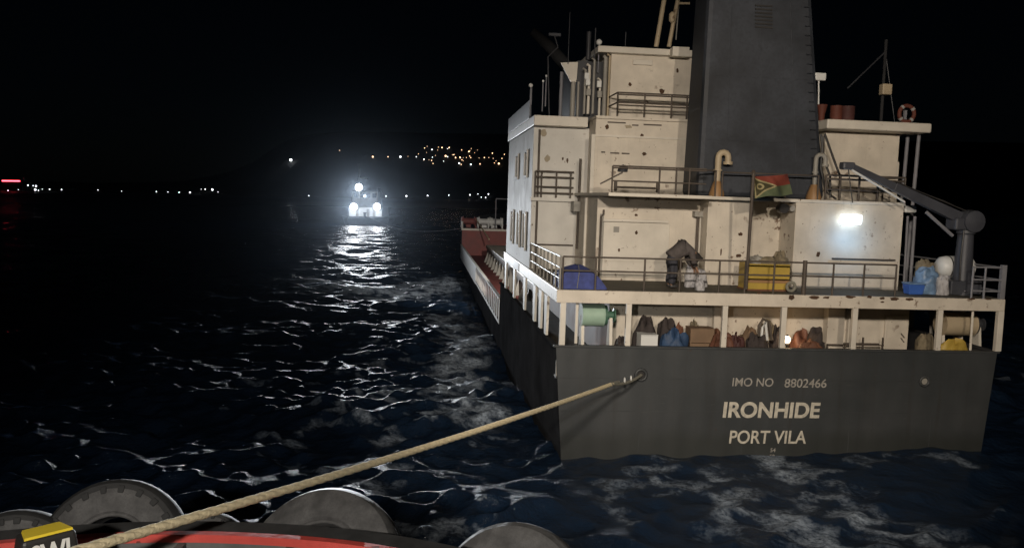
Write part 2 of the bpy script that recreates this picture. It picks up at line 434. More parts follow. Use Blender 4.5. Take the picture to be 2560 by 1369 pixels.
    tag(o, 'black choppy night sea with foam streaks and lamp glints', 'sea', kind='structure')
make_sea()

# ------------------------------------------------------------------ far shore
SHORE = 1500.0
def hill(x, y):
    d = max(0.0, y - SHORE)
    px = x / y * FOCAL + 1280
    e = 1 / (1 + math.exp(-(px - 640) / 50))
    h = .035 * min(d, 90) + e * .34 * max(0, min(d, 420) - 12) + .02 * d
    return h - 3 + 5 * math.sin(x * .011) * math.sin(y * .013) * min(1, d / 100)
def make_hills():
    xs = np.linspace(-1700, 1900, 110); ys = np.concatenate([[SHORE - 40], np.linspace(SHORE, SHORE + 430, 24), [2400, 3200]])
    vs = [(x, y, hill(x, y) if y >= SHORE else -5) for y in ys for x in xs]
    n = len(xs); fs = [(j * n + i, j * n + i + 1, (j + 1) * n + i + 1, (j + 1) * n + i) for j in range(len(ys) - 1) for i in range(n - 1)]
    o = MB().add(vs, fs).build('hills', 'hillside'); tag(o, 'unlit black hills along the far shore', 'hills', kind='structure')
make_hills()
def on_hill(px, py):
    d = ray(px, py); t = SHORE + 4
    while t < 2400:
        p = CAM + d * (t / d.y)
        if p.z - hill(p.x, p.y) < 5: return p
        t += 3
    return CAM + d * ((SHORE + 8) / d.y)
_lampmesh = {}
def street_lamp(px, py, mat, label, group, s=1.0):
    p = on_hill(px, py); g = hill(p.x, p.y); h = max(1.5, p.z - g)
    key = mat
    if key not in _lampmesh:
        a = MB().lathe([(.02, -1.0), (.75, -.75), (1.05, 0), (.75, .75), (.02, 1.0)], (0, 0, 0), 'z', 8); hm = a.build('lamp_head', mat)
        b = MB().lathe([(.16, -1), (.10, 0)], (0, 0, 0), 'z', 6).build('pole', 'dark_steel')
        _lampmesh[key] = (hm.data, b.data); bpy.data.objects.remove(hm); bpy.data.objects.remove(b)
    t = thing('street_lamp', label, 'street lamp', (p.x, p.y, g), group, IDM)
    for nm, md, z, scl in (('lamp_head', _lampmesh[key][0], h, (s, s, s)), ('pole', _lampmesh[key][1], h - .9 * s, (1, 1, h + 1))):
        o = bpy.data.objects.new(nm, md); col.objects.link(o); o.parent = t; o.location = (0, 0, z); o.scale = scl
for px, py in [(1068, 366), (1080, 374), (1094, 375), (1105, 369), (1119, 372), (1123, 369), (1046, 385), (1041, 392), (1020, 391), (1060, 398), (1081, 393), (1079, 401),
               (1114, 390), (1119, 392), (1139, 394), (1150, 393), (1166, 394), (1177, 394), (1172, 379), (1109, 403), (1148, 408), (1153, 411), (1177, 411), (1200, 410), (1211, 394),
               (1222, 394), (1233, 396), (1231, 383), (1255, 396), (1247, 409), (1261, 386), (932, 392), (970, 392), (1001, 392), (849, 376)]:
    street_lamp(px, py, 'town_warm' if random.random() < .72 else 'town_white', 'small lamp glowing among many on the dark hillside above the far tug', 'lamps on the hillside', random.choice((.5, .6, .8, 1.0, 1.2, 1.7)))
rl = random.Random(12)
for k in range(26):
    street_lamp(rl.triangular(1030, 1264, 1160), rl.triangular(364, 412, 394), 'town_warm', 'small lamp glowing among many on the dark hillside above the far tug', 'lamps on the hillside', rl.choice((.4, .5, .6, .8)))
street_lamp(727, 400, 'town_bright', 'single bright white lamp high on the hillside apart from the others', 'lamps on the hillside', 2.2)
for px, py in [(772, 489), (965, 490), (1016, 490), (1069, 489), (1122, 488), (1175, 487), (1195, 485), (1203, 493), (1214, 494), (1221, 485)]:
    street_lamp(px, py, 'town_white', 'small white lamp in the waterfront row below the hillside', 'lamps along the waterfront', random.choice((.6, .8, 1.0, 1.3)))
for px, py in [(245, 475), (304, 478), (391, 479), (420, 480), (448, 481), (475, 481), (503, 473), (513, 473), (531, 474), (545, 480),
               (154, 474), (124, 473), (106, 473), (83, 464), (90, 465), (88, 474), (96, 476), (70, 463), (46, 474), (49, 468), (20, 476)]:
    street_lamp(px, py, 'town_white', 'small white lamp on the low dark shore under the red sign', 'lamps along the low shore', random.choice((.5, .7, .9, 1.3)) * (1.8 if px in (513, 531, 88, 90) else 1))
def red_sign():
    p = on_hill(28, 470); y = p.y
    a = CAM + ray(5, 452) * (y / ray(5, 452).y); b = CAM + ray(50, 453) * (y / ray(50, 453).y)
    t = thing('waterfront_building', 'dark far building with a glowing red strip along its roof edge', 'building', (a.x, y, 0), None, IDM)
    MB().box(a.x - 3, b.x + 3, y + .5, y + 16, -2, a.z - 2).build('wall', 'far_building', t, bevel=.1)
    MB().box(a.x - 3.6, b.x + 3.6, y + .2, y + 16.4, a.z - 2, a.z - 1).build('roof', 'far_building', t)
    MB().box(a.x, b.x, y - .4, y + .1, a.z - .9, a.z + 1.2).build('red_light_strip', 'town_red', t)
    for i in range(6):
        x = a.x + (i + .5) * (b.x - a.x) / 6
        MB().box(x - 1, x + 1, y + .3, y + .5, a.z - 8, a.z - 6).build('window', 'glass_dark', t)
red_sign()

# ------------------------------------------------------------------ the cargo ship
Z_POOP, Z_RIM, Z_UP, Z_BOAT, Z_BRIDGE = 2.3, 3.22, 5.02, 8.05, 11.0
ship = thing('cargo_ship', 'grey hulled coaster with cream deckhouse and dark funnel seen from astern', 'ship')

def half(y):            # half breadth at deck, at waterline
    if y <= 66: d = 7.36 + min(0.04, y * .01)
    else: d = 7.4 * max(0.0, 1 - ((y - 66) / 20) ** 2.4)
    if y < 8: wl = 7.02 + .35 * y / 8
    elif y <= 54: wl = 7.37
    else: wl = 7.37 * max(0.0, 1 - ((y - 54) / 29) ** 1.9)
    return d, max(0.0, wl)
def make_hull():
    st = [(y, Z_RIM) for y in (0, 2, 5, 9, 14, 19)] + [(y, 1.25) for y in (19.02, 28, 38, 48, 56, 62, 66, 67.98)] + [(y, 4.9 + .05 * (y - 68)) for y in (68, 71, 74, 77, 80, 82.5, 84.5, 86)]
    g, bk, rd = MB(), MB(), MB()
    rows = []
    for y, zt in st:
        d, wl = half(y)
        rows.append([(wl * .55, y, -3.4), (wl * .93, y, -2.4), (wl, y, -.9), (wl + (d - wl) * .25 * (zt + .9) / zt, y, .35), (d, y, zt)])
    def strip(mb, i0, i1, r0, r1, sgn):
        for a, b in zip(rows[r0:r1 - 1], rows[r0 + 1:r1]):
            for i in range(i0, i1):
                q = [(sgn * p[0], p[1], p[2]) for p in (a[i], b[i], b[i + 1], a[i + 1])]
                mb.add(q if sgn > 0 else q[::-1], [(0, 1, 2, 3)])
    n = len(rows)
    for s in (1, -1):
        strip(bk, 0, 4, 0, n, s)
    t0 = rows[0]
    for i in range(4):
        a, b = t0[i], t0[i + 1]
        g.add([(-a[0], 0, a[2]), (a[0], 0, a[2]), (b[0], 0, b[2]), (-b[0], 0, b[2])], [(0, 1, 2, 3)])
    h = bk.build('hull', 'hull_black', ship, smooth=30)
    tr = g.build('transom', 'transom_paint', ship)
    # poop bulwark inner face and rim
    MB().box(-7.33, 7.33, .07, .15, Z_POOP, Z_RIM - .03).build('bulwark_inner_plate', 'grey_steel', tr)
    rim = MB().box(-7.45, 7.45, -.035, .17, Z_RIM, Z_RIM + .07)
    rim.build('rim', 'hull_grey', tr, bevel=.02)
    for s in (-1, 1):
        MB().box(min(s * 7.31, s * 7.46), max(s * 7.31, s * 7.46), .17, 19, Z_RIM, Z_RIM + .07).build('rim', 'hull_black', h)
    return h, tr
hull, transom = make_hull()
MB().box(-7.3, 7.3, .16, 18.98, Z_POOP - .1, Z_POOP).build('poop_deck', 'deck', ship)
MB().box(-7.33, 7.33, 19.03, 67.9, 1.15, 1.25).build('main_deck', 'red_deck', ship)
# writing on the transom
def letters(name, body, px0, px1, pyt, pyb, mat, bold):
    xa = sx(px0, pyb, 0); xb = sx(px1, pyb, 0); zt = sz((px0 + px1) / 2, pyt, 0); zb = sz((px0 + px1) / 2, pyb, 0)
    o = text_mesh(name, body, xa, xb, zb, zt, -.004, mat, transom, bold, skew=.06)
letters('registration_prefix', 'IMO NO', 1830, 1932, 944, 965, 'lettering_dim', .008)
letters('registration_number', '8802466', 1960, 2065, 946, 968, 'lettering_dim', .008)
letters('ship_name', 'IRONHIDE', 1806, 2047, 1004, 1044, 'lettering', .03)
letters('home_port_name', 'PORT VILA', 1822, 2014, 1075, 1108, 'lettering', .015)
letters('draft_mark', '54', 1925, 1938, 1119, 1129, 'lettering_dim', .01)
letters('draft_mark', '52', 1923, 1936, 1135, 1144, 'lettering_dim', .01)
# tow chock
CH = sv(1602, 936, 1, 0)
def ring_prof(R, r, n=10): return [(R + r * math.cos(2 * math.pi * i / n), r * math.sin(2 * math.pi * i / n)) for i in range(n)]
MB().lathe(ring_prof(.17, .05), (CH.x, -.03, CH.z), 'y', 20, closed=True).build('tow_chock', 'hull_grey', transom, smooth=60)
MB().lathe([(.15, 0), (.15, .01)], (CH.x, -.012, CH.z), 'y', 18).build('chock_opening', 'black_paint', transom)
C2 = sv(2310, 952, 1, 0)
MB().lathe(ring_prof(.15, .045), (C2.x, -.03, C2.z), 'y', 20, closed=True).build('tow_chock', 'hull_grey', transom, smooth=60)
MB().lathe([(.13, 0), (.13, .01)], (C2.x, -.012, C2.z), 'y', 18).build('chock_opening', 'grey_steel', transom)
# long plate seams on the transom
for z in (1.2, 2.25):
    d = 7.05 + .3 * (z + .2) / 3.4
    MB().box(-d, d, -.006, .01, z, z + .02).build('weld_seam', 'hull_grey', transom)
for x in (-4.6, -1.2, 2.4, 5.2):
    MB().box(x, x + .02, -.0055, .01, -.6, 1.199).build('weld_seam', 'hull_grey', transom)

# upper deck over the poop
ud = MB().box(-7.4, 7.5, 0, 17.5, 4.62, Z_UP).build('upper_deck', 'white', ship, bevel=.02)
MB().box(-7.3, 7.4, .1, 17.4, Z_UP + .001, Z_UP + .008).build('deck_covering', 'deck', ud)
for px, py, r_, y in [(1406, 810, .09, .09), (1441, 810, .045, .35), (1570, 812, .085, .09), (1810, 815, .085, .09), (1957, 818, .085, .09), (2134, 822, .085, .09), (2346, 826, .085, .09), (2496, 830, .10, .09)]:
    x = sx(px, py, y)
    MB().box(x - r_, x + r_, y - r_ * .8, y + r_ * .8, Z_RIM + .07, 4.62).build('support_post', 'white_clean', ship, bevel=.01)
MB().bar((sx(2425, 880, .2), .2, Z_RIM + .05), (sx(2432, 778, .2), .2, 4.62), .04).build('support_post', 'white_clean', ship, smooth=40)
for y in (1.9, 3.3, 4.9, 8.0, 12.0, 16.0):      # bracket plates down the port side, same to starboard
    for s in (-1, 1):
        MB().hexa([(s * 7.38 - .04, y, Z_RIM + .07), (s * 7.38 + .04, y, Z_RIM + .07), (s * 7.38 + .04, y + .42, Z_RIM + .07), (s * 7.38 - .04, y + .42, Z_RIM + .07),
                   (s * 7.38 - .04, y - .1, 4.62), (s * 7.38 + .04, y - .1, 4.62), (s * 7.38 + .04, y + .62, 4.62), (s * 7.38 - .04, y + .62, 4.62)]).build('support_bracket', 'white_clean', ship)
# poop bulkhead
x0, x1 = sx(1522, 830, 2.3), sx(2270, 830, 2.3)
pb = MB().box(x0, x1, 2.3, 17, Z_POOP, 4.62).build('poop_bulkhead', 'white', ship)
for a, b, dy in ((2068, 2110, .35), (2120, 2136, .18), (1783, 1800, .2)):
    xa, xb = sx(a, 830, 2.3 - dy), sx(b, 830, 2.3 - dy)
    MB().box(xa, xb, 2.3 - dy, 2.3, Z_POOP, 4.62).build('stiffener', 'white', pb, bevel=.01)
xa, xb = sx(2212, 840, 2.2), sx(2268, 840, 2.2)
dr = MB().box(xa, xb, 2.2, 2.3, Z_POOP, 4.12).build('door', 'white', pb, bevel=.02)
for dz in (.0, .16): MB().bar((xb - .25, 2.17, 3.5 - dz), (xb - .12, 2.17, 3.35 - dz), .02, 6).build('door_dog', 'rail_dark', dr)
MB().box(x0 - .012, x0 - .002, 2.32, 16.9, Z_POOP + .02, 4.6).build('side_plating', 'brown', pb)
# vents, pipes and bollards of the poop are things of their own further down

# --- deckhouse on the upper deck
core_x0 = sx(1490, 600, 3.45); rb0, rb1 = sx(1985, 600, 2.2), sx(2254, 600, 2.2)
house = MB().box(core_x0, rb1 - .05, 3.45, 7.6, Z_UP, 7.97).build('deckhouse', 'white', ship, bevel=.015)
MB().box(rb0, rb1, 2.2, 3.46, Z_UP, 7.97).build('engine_casing', 'white', ship, bevel=.02)
p0, p1 = sx(1766, 600, 2.6), sx(1870, 600, 2.6)
MB().box(p0, p1, 2.6, 3.46, Z_UP, 7.97).build('vent_trunk', 'white', ship, bevel=.02)
block = MB().box(-7.34, 7.3, 7.5, 17.15, Z_UP, 10.62).build('accommodation_block', 'side_white', ship, bevel=.02)
# door with rain lip
dx0, dx1 = sx(1507, 620, 3.42), sx(1672, 620, 3.42)
sd = MB().box(dx0, dx1, 3.40, 3.45, Z_UP + .12, sz(1590, 556, 3.4)).build('sliding_door', 'white_clean', house, bevel=.02)
MB().box(dx0 - .05, dx1 - .1, 3.28, 3.42, sz(1590, 556, 3.3) + .01, sz(1590, 550, 3.3) + .02).build('rain_lip', 'white_clean', sd)
MB().box(dx0 - .14, dx0 - .02, 3.36, 3.45, Z_UP + .02, 7.35).build('door_rail', 'grey_steel', sd)
MB().box(dx0 + .35, dx0 + .55, 3.385, 3.40, 6.72, 6.92).build('notice_plate', 'grey_steel', sd)
# pipes on the deckhouse
def pipe(name, pts, r, mat, parent, n=8): return MB().tube(pts, r, n).build(name, mat, parent, smooth=50)
xx = core_x0 + .12
pipe('drain_pipe', [(xx + .08, 3.30, 7.5), (xx + .08, 3.30, 7.35), (xx, 3.30, 7.25), (xx, 3.30, Z_UP)], .035, 'rail_dark', house)
pipe('drain_pipe', [(sx(1744, 560, 3.3), 3.3, 7.4), (sx(1744, 560, 3.3), 3.3, Z_UP + .02)], .05, 'rail_dark', house)
pipe('drain_pipe', [(sx(1752, 560, 3.32), 3.32, 7.4), (sx(1752, 560, 3.32), 3.32, Z_UP + .02)], .05, 'white_clean', house)
MB().box(sx(1735, 540, 3.2), sx(1765, 540, 3.2), 3.1, 3.44, 7.35, 7.55).build('pipe_box', 'grey_steel', house, bevel=.02)
pipe('drain_pipe', [(core_x0 - .06, 5.2, Z_UP), (core_x0 - .06, 5.2, 7.9)], .06, 'white_clean', house)
pipe('drain_pipe', [(core_x0 - .03, 6.9, 5.9), (core_x0 - .03, 6.9, 9.4)], .05, 'rail_dark', block)
MB().box(core_x0 - .28, core_x0 - .002, 6.6, 7.3, 7.35, 7.75).build('cable_box', 'grey_steel', block, bevel=.02)
# details on the wide block: ledge at boat deck height, handrail, corner pipe
MB().box(-7.40, core_x0 - .01, 7.30, 7.5, 7.72, 7.86).build('deck_edge_ledge', 'side_white', block)
pipe('storm_rail', [(-7.1, 7.42, 6.0), (core_x0 - .1, 7.42, 6.0)], .03, 'rail_dark', block)
pipe('corner_pipe', [(-7.12, 7.42, Z_UP), (-7.12, 7.42, 10.5)], .045, 'rail_dark', block)
pipe('storm_rail', [(sx(2080, 650, 2.1), 2.1, 6.08), (sx(2238, 650, 2.1), 2.1, 6.08)], .03, 'rail_dark', ship)
for k in range(3):
    MB().box(sx(1888 + 24 * k, 690, 3.4), sx(1892 + 24 * k, 690, 3.4), 3.38, 3.45, 5.2, 5.9).build('stiffener', 'white_clean', house)
# windows on the port side of the block
for y0_, y1_, z0_, z1_ in [(9.0, 9.9, 5.75, 7.15), (11.2, 12.1, 5.75, 7.15), (13.9, 14.8, 5.75, 7.15), (9.2, 10.0, 8.75, 9.7), (12.6, 13.4, 8.75, 9.7)]:
    wf = MB()
    for a in ((y0_ - .1, y0_, z0_ - .1, z1_ + .1), (y1_, y1_ + .1, z0_ - .1, z1_ + .1), (y0_, y1_, z0_ - .1, z0_), (y0_, y1_, z1_, z1_ + .1)):
        wf.box(-7.40, -7.33, *a)
    wf.build('window_frame', 'side_white', block)
    MB().box(-7.352, -7.335, y0_, y1_, z0_, z1_).build('window_pane', 'glass_dark', block)
for z in (6.2, 7.95, 9.5):      # pipes running fore and aft on the port side
    pass

# --- boat deck and level above
bd = MB().box(core_x0 - .12, -2.2, 1.2, 7.5, 7.97, Z_BOAT + .03).build('boat_deck', 'white_clean', ship, bevel=.015)
MB().box(-2.19, rb1 + .03, 2.15, 7.5, 7.97, Z_BOAT + .03).build('boat_deck', 'white_clean', ship, bevel=.015)
l3x0 = sx(1486, 400, 6.2)
l3 = MB().box(l3x0, 4.2, 6.2, 7.5, Z_BOAT + .03, 10.9).build('officers_deckhouse', 'white', ship, bevel=.02)
MB().box(l3x0 - .16, l3x0 - .002, 6.12, 6.3, Z_BOAT + .03, 10.3).build('corner_post', 'white_clean', l3, bevel=.02)
MB().box(l3x0 - .02, 4.0, 6.14, 6.2, 10.22, 10.30).build('stiffener', 'white_clean', l3)
MB().box(l3x0 - .02, 4.0, 6.08, 7.5, 10.9, Z_BRIDGE).build('bridge_deck_edge', 'white', l3)
for a, b, c in ((-4.7, -4.0, 10.75), (-3.75, -3.5, 10.68), (-3.3, -2.6, 10.72), (-4.9, -4.75, 9.62), (-4.55, -4.2, 9.6), (-4.1, -3.8, 9.6)):
    MB().box(a, b, 6.17, 6.2, c, c + .05).build('scupper', 'rail_dark', l3)
pipe('storm_rail', [(-4.3, 6.1, 8.35), (-2.6, 6.1, 8.35)], .035, 'rail_dark', l3)
for x in (-4.3, -2.65): MB().box(x - .05, x + .05, 6.06, 6.2, 8.2, 8.55).build('rail_bracket', 'rail_dark', l3)
MB().blob((-5.15, 1.45, sz(1540, 425, 1.4)), .16, .12, .16, 3).build('lamp_bracket', 'dark_steel', bd)
MB().bar((-5.15, 1.45, sz(1540, 430, 1.4)), (-5.85, 1.6, 8.35), .025, 6).build('brace', 'rail_dark', bd)
pw = MB().box(-7.42, l3x0 - .17, 6.9, 17.15, 10.62, Z_BRIDGE).build('port_bridge_wing', 'white_clean', ship, bevel=.02)
MB().box(-7.43, -7.34, 8.4, 17.1, Z_BRIDGE, 11.75).build('wing_bulwark', 'funnel', pw, bevel=.02)
sw0, sw1 = sx(2068, 316, 3.7), sx(2330, 316, 3.7)
sw = MB().box(sw0, sw1, 3.7, 9.0, 10.66, 11.0).build('starboard_bridge_wing', 'white_clean', ship, bevel=.05)
s30, s31 = sx(2062, 380, 4.7), sx(2247, 380, 4.7)
sblk = MB().box(s30, s31, 4.7, 9, Z_BOAT + .03, 10.66).build('officers_deckhouse', 'white', ship, bevel=.02)
MB().box(s31, s31 + .18, 4.9, 7.4, Z_BOAT + .03, sz(2250, 405, 4.9)).build('locker', 'white_clean', sblk, bevel=.02)
wx_ = sx(2297, 345, 4.4)
for dx, dy in ((0, 0), (-.14, .5)):
    pipe('wing_strut', [(wx_ + dx, 4.4 + dy, 10.66), (wx_ + dx - .1, 4.4 + dy, Z_UP)], .07, 'rail_grey', sw)
pipe('wing_strut', [(sx(2284, 600, 2.6), 2.6, Z_UP), (sx(2288, 530, 2.6), 2.6, 7.62)], .06, 'rail_grey', ship)
pipe('wing_strut', [(sx(2268, 600, 2.9), 2.9, Z_UP), (sx(2270, 530, 2.9), 2.9, 7.62)], .045, 'rail_grey', ship)
hb = sv(2272, 523, 1, 2.6)
MB().box(hb.x - .22, hb.x + .22, 2.45, 3.0, hb.z - .12, hb.z + .14).build('strut_head', 'white_plastic', ship, bevel=.05)

# --- wheelhouse
wa, wb = sx(1526, 200, 8.0), 2.0
wh = MB().box(wa, wb, 8.0, 14.0, Z_BRIDGE, 13.66).build('wheelhouse', 'white', ship, bevel=.02)
ra = sx(1495, 130, 7.6)
rf = MB().box(ra, wb + .3, 7.6, 14.4, 13.62, sz(1600, 119, 7.6)).build('wheelhouse_roof', 'white_clean', ship, bevel=.03)
bx0, bx1 = sx(1680, 130, 7.3), sx(1722, 130, 7.3)
MB().box(bx0, bx1, 7.2, 7.62, sz(1700, 142, 7.3), sz(1700, 118, 7.3)).build('junction_box', 'white_clean', rf, bevel=.02)
MB().box(-3.4, -2.6, 7.9, 8.0, 13.25, 13.45).build('vent_cover', 'white_clean', wh, bevel=.02)
MB().box(wa - 1.25, wa - .02, 8.6, 13, Z_BRIDGE, 13.4).build('wheelhouse_side', 'dark_steel', wh)
for px, t, b_, mat, r_ in [(1472, 165, 285, 'white_clean', .06), (1484, 150, 285, 'grey_steel', .05), (1499, 200, 292, 'white_clean', .05), (1512, 145, 296, 'grey_steel', .09), (1522, 140, 296, 'cream', .05), (1462, 175, 285, 'grey_steel', .05)]:
    x = sx(px, (t + b_) / 2, 7.9)
    pipe('bridge_pipe', [(x, 7.9, sz(px, b_, 7.9)), (x, 7.9, sz(px, t, 7.9)), (x - .12, 7.9, sz(px, t, 7.9) + .06)], r_, mat, wh)
for k, (px, py) in enumerate([(1470, 205), (1471, 230), (1498, 210), (1499, 235), (1467, 190)]):
    c = sv(px, py, 1, 7.75)
    MB().box(c.x - .09, c.x + .09, 7.7, 7.85, c.z - .14, c.z + .12).build('valve_box', 'white_plastic' if k % 2 == 0 else 'grey_steel', wh, bevel=.02)
# wing screen panel, post and aerials to port
y_ = 8.4
q = [sv(a, b, 1, y_) for a, b in ((1402, 157), (1445, 155), (1441, 205), (1427, 205))]
mb = MB(); vs = [(p.x, y_, p.z) for p in q] + [(p.x, y_ + .08, p.z) for p in q]
mb.add(vs, [(3, 2, 1, 0), (4, 5, 6, 7), (0, 1, 5, 4), (1, 2, 6, 5), (2, 3, 7, 6), (3, 0, 4, 7)]).build('wing_screen', 'white_clean', pw)
for px, t, b_, r_, mat in [(1400, 180, 292, .07, 'rail_grey'), (1430, 205, 292, .10, 'grey_steel'), (1443, 205, 292, .05, 'grey_steel'), (1420, 30, 160, .02, 'dark_steel'), (1470, 80, 150, .10, 'dark_steel'), (1486, 70, 150, .03, 'dark_steel'), (1327, 220, 262, .04, 'rail_grey'), (1563, 80, 119, .02, 'dark_steel')]:
    x = sx(px, b_, 8.3)
    pipe('mast_post', [(x, 8.3, sz(px, b_, 8.3)), (x, 8.3, sz(px, t, 8.3))], r_, mat, pw)
for px, py, rr_ in [(1327, 214, .09), (1358, 203, .05), (1366, 190, .05), (1498, 106, .13)]:
    c = sv(px, py, 1, 8.3)
    MB().lathe([(.01, -1 * rr_), (rr_ * .8, -.6 * rr_), (rr_, 0), (rr_ * .8, .6 * rr_), (.01, rr_)], (c.x, 8.3, c.z), 'z', 10).build('mast_lamp', 'white_plastic', pw, smooth=60)
    pipe('lamp_stalk', [(c.x, 8.3, c.z - rr_), (c.x, 8.3, max(Z_BRIDGE, c.z - 1.2))], .025, 'rail_grey', pw, 6)
c = sv(1387, 87, 1, 9.0)
MB().box(c.x - .26, c.x + .26, 8.95, 9.05, c.z - .07, c.z + .07).build('radar_scanner', 'crane', pw, bevel=.03)
pipe('radar_mast', [(c.x, 9, c.z - .07), (c.x + .15, 9, c.z - .5), (c.x - .25, 9, c.z - .9), (c.x - .1, 9, Z_BRIDGE)], .035, 'dark_steel', pw)
MB().tube([sv(1330, 78, 1, 19.5), sv(1372, 115, 1, 19.5), sv(1425, 175, 1, 19.5), sv(1450, 262, 1, 19.5)], [.22, .30, .36, .36], 12).build('derrick_boom', 'hull_black', ship, smooth=50)
# --- A-frame mast on the wheelhouse roof
mast = part_group('mast', ship)
for (a, b_, r_) in (((1640, 118), (1667, -40), .10), ((1672, 118), (1702, -40), .09)):
    A, B = sv(*a, 1, 9), sv(*b_, 1, 9)
    pipe('mast_leg', [A, B], r_, 'cream', mast, 10)
pipe('mast_leg', [sv(1690, 100, 1, 9.4), sv(1697, 10, 1, 9.4)], .03, 'grey_steel', mast)
pipe('crosstree', [sv(1690, 9, 1, 9), sv(1724, 9, 1, 9)], .05, 'cream', mast)
c = sv(1680, 45, 1, 8.9)
MB().lathe([(.05, -.2), (.13, -.12), (.13, .16), (.05, .24)], tuple(c), 'z', 10).build('mast_lamp', 'cream', mast, smooth=50)

# --- funnel
def fx(px, py): return sx(px, py, 2.75)
b0, b1, t0_, t1_ = sx(1702, 490, 4.6), fx(2064, 490), sx(1736, 0, 4.5), fx(2040, 0)
zb_, zt_ = Z_BOAT + .03, sz(1900, 0, 2.75)
ex = 1.35
t0x, t1x = b0 + (t0_ - b0) * ex, b1 + (t1_ - b1) * ex; ztop = zb_ + (zt_ - zb_) * ex
fn = MB().hexa([(b0, 2.75, zb_), (b1, 2.75, zb_), (b1, 4.6, zb_), (b0, 4.6, zb_), (t0x, 3.0, ztop), (t1x, 3.0, ztop), (t1x, 4.5, ztop), (t0x, 4.5, ztop)]).build('funnel', 'funnel', ship, bevel=.18)
for i, z in enumerate((10.0, 12.2)):
    k = (z - zb_) / (ztop - zb_)
    MB().box(b0 + (t0x - b0) * k + .2, b1 + (t1x - b1) * k - .2, 2.735 + .25 * k, 2.80 + .25 * k, z, z + .03).build('funnel_seam', 'funnel', fn)
def fpt(u, z, o=0.0):
    k = (z - zb_) / (ztop - zb_); xa_, xb_ = b0 + (t0x - b0) * k, b1 + (t1x - b1) * k
    return Vector((xa_ + u * (xb_ - xa_), 2.75 + .25 * k - o, z))
for u in (.22, .5, .78): MB().tube([fpt(u, zb_ + .3, 0), fpt(u, ztop - .3, 0)], .012, 6).build('funnel_seam', 'funnel', fn)
for k_ in range(7):
    z = sz(1890, 70 - k_ * 9, 2.9); a, b = fpt(.44, z, .02), fpt(.60, z, .02)
    MB().box(a.x, b.x, a.y - .03, a.y + .03, z, z + .05).build('louvre_slat', 'black_paint', fn)
for k_ in range(22):
    z = zb_ + .5 + k_ * .32; a, b = fpt(.90, z, .09), fpt(.95, z, .09)
    MB().bar(a, b, .014, 6).build('rung', 'funnel', fn)
for x in (.2, 1.0): pipe('exhaust_pipe', [(x, 3.75, ztop - .3), (x, 3.75, ztop + 1)], .22, 'dark_steel', fn, 12)

# --- gooseneck vents
def gooseneck(px, pyt, pyb, y, r, mat, side=1):
    x = sx(px, pyb, y); zt = sz(px, pyt, y)
    g = part_group('gooseneck_vent', ship)
    pts = [(x, y, Z_BOAT + .02), (x, y, zt - .28)] + [(x + side * .17 * (1 - math.cos(a)), y, zt - .28 + .17 * math.sin(a)) for a in [i * math.pi / 6 for i in range(1, 7)]] + [(x + side * .34, y, zt - .42)]
    pipe('pipe', pts, r, mat, g, 12)
    MB().lathe([(.26, 0), (.26, .1), (.17, .38), (.12, .52)], (x, y, Z_BOAT + .03), 'z', 14).build('base_cone', 'ochre', g, smooth=40)
    MB().lathe([(r * 1.35, 0), (r * 1.35, .06)], (x, y, zt - .75), 'z', 12).build('flange', mat, g, smooth=40)
    MB().lathe([(r * 1.5, -.08), (r * 1.5, .02)], (x + side * .34, y, zt - .44), 'z', 12).build('hood', mat, g, smooth=40)
gooseneck(1791, 372, 490, 2.45, .11, 'cream')
gooseneck(2034, 378, 492, 2.45, .08, 'grey_steel')
for px, py in ((1955, 521), (1975, 521)):
    c = sv(px, py, 1, 2.25 if px < 1960 else 2.4)
    k = .17 if px < 1960 else .1
    MB().lathe([(k, -.2), (k, .12), (k * .5, .3)], tuple(c), 'y', 14).build('horn', 'black_paint' if px < 1960 else 'grey_steel', ship, smooth=40)
# cables hanging beside the funnel to starboard
for a in ([(2052, 335), (2060, 400), (2075, 440), (2076, 495)], [(2062, 335), (2085, 400), (2100, 440), (2098, 490)], [(2058, 340), (2052, 420), (2065, 480), (2090, 497)]):
    pipe('cable', [sv(*p, 1, 2.5 + .02 * len(a)) for p in a], .04, 'black_paint', ship, 6)

# --- chipped paint on the deck edge and small fittings on the walls
def patch(px0, px1, pyt, pyb, y, parent, seed, mat='rust'):
    rr_ = random.Random(seed); a = sv(px0, pyb, 1, y); b = sv(px1, pyt, 1, y); n = 12; vs = []
    for k in range(n):
        an = 2 * math.pi * k / n; q = rr_.uniform(.6, 1.05)
        vs.append(((a.x + b.x) / 2 + q * (b.x - a.x) / 2 * math.cos(an), y, (a.z + b.z) / 2 + q * (b.z - a.z) / 2 * math.sin(an)))
    vs2 = [(v[0], y + .012, v[2]) for v in vs]
    MB().add(vs + vs2, [tuple(range(n))] + [(i, (i + 1) % n, n + (i + 1) % n, n + i)[::-1] for i in range(n)]).build('rust_patch', mat, parent)
for k, (a, b, c, d_) in enumerate([(2020, 2050, 738, 748), (2056, 2076, 740, 747), (2112, 2140, 738, 746), (2165, 2182, 738, 746), (2198, 2215, 741, 749), (2222, 2250, 743, 751), (2262, 2285, 743, 752), (1968, 1990, 735, 752), (2200, 2212, 752, 757), (2420, 2440, 744, 750), (2462, 2480, 745, 750), (1890, 1906, 729, 735)]):
    patch(a, b, c, d_, -.004, ud, k)
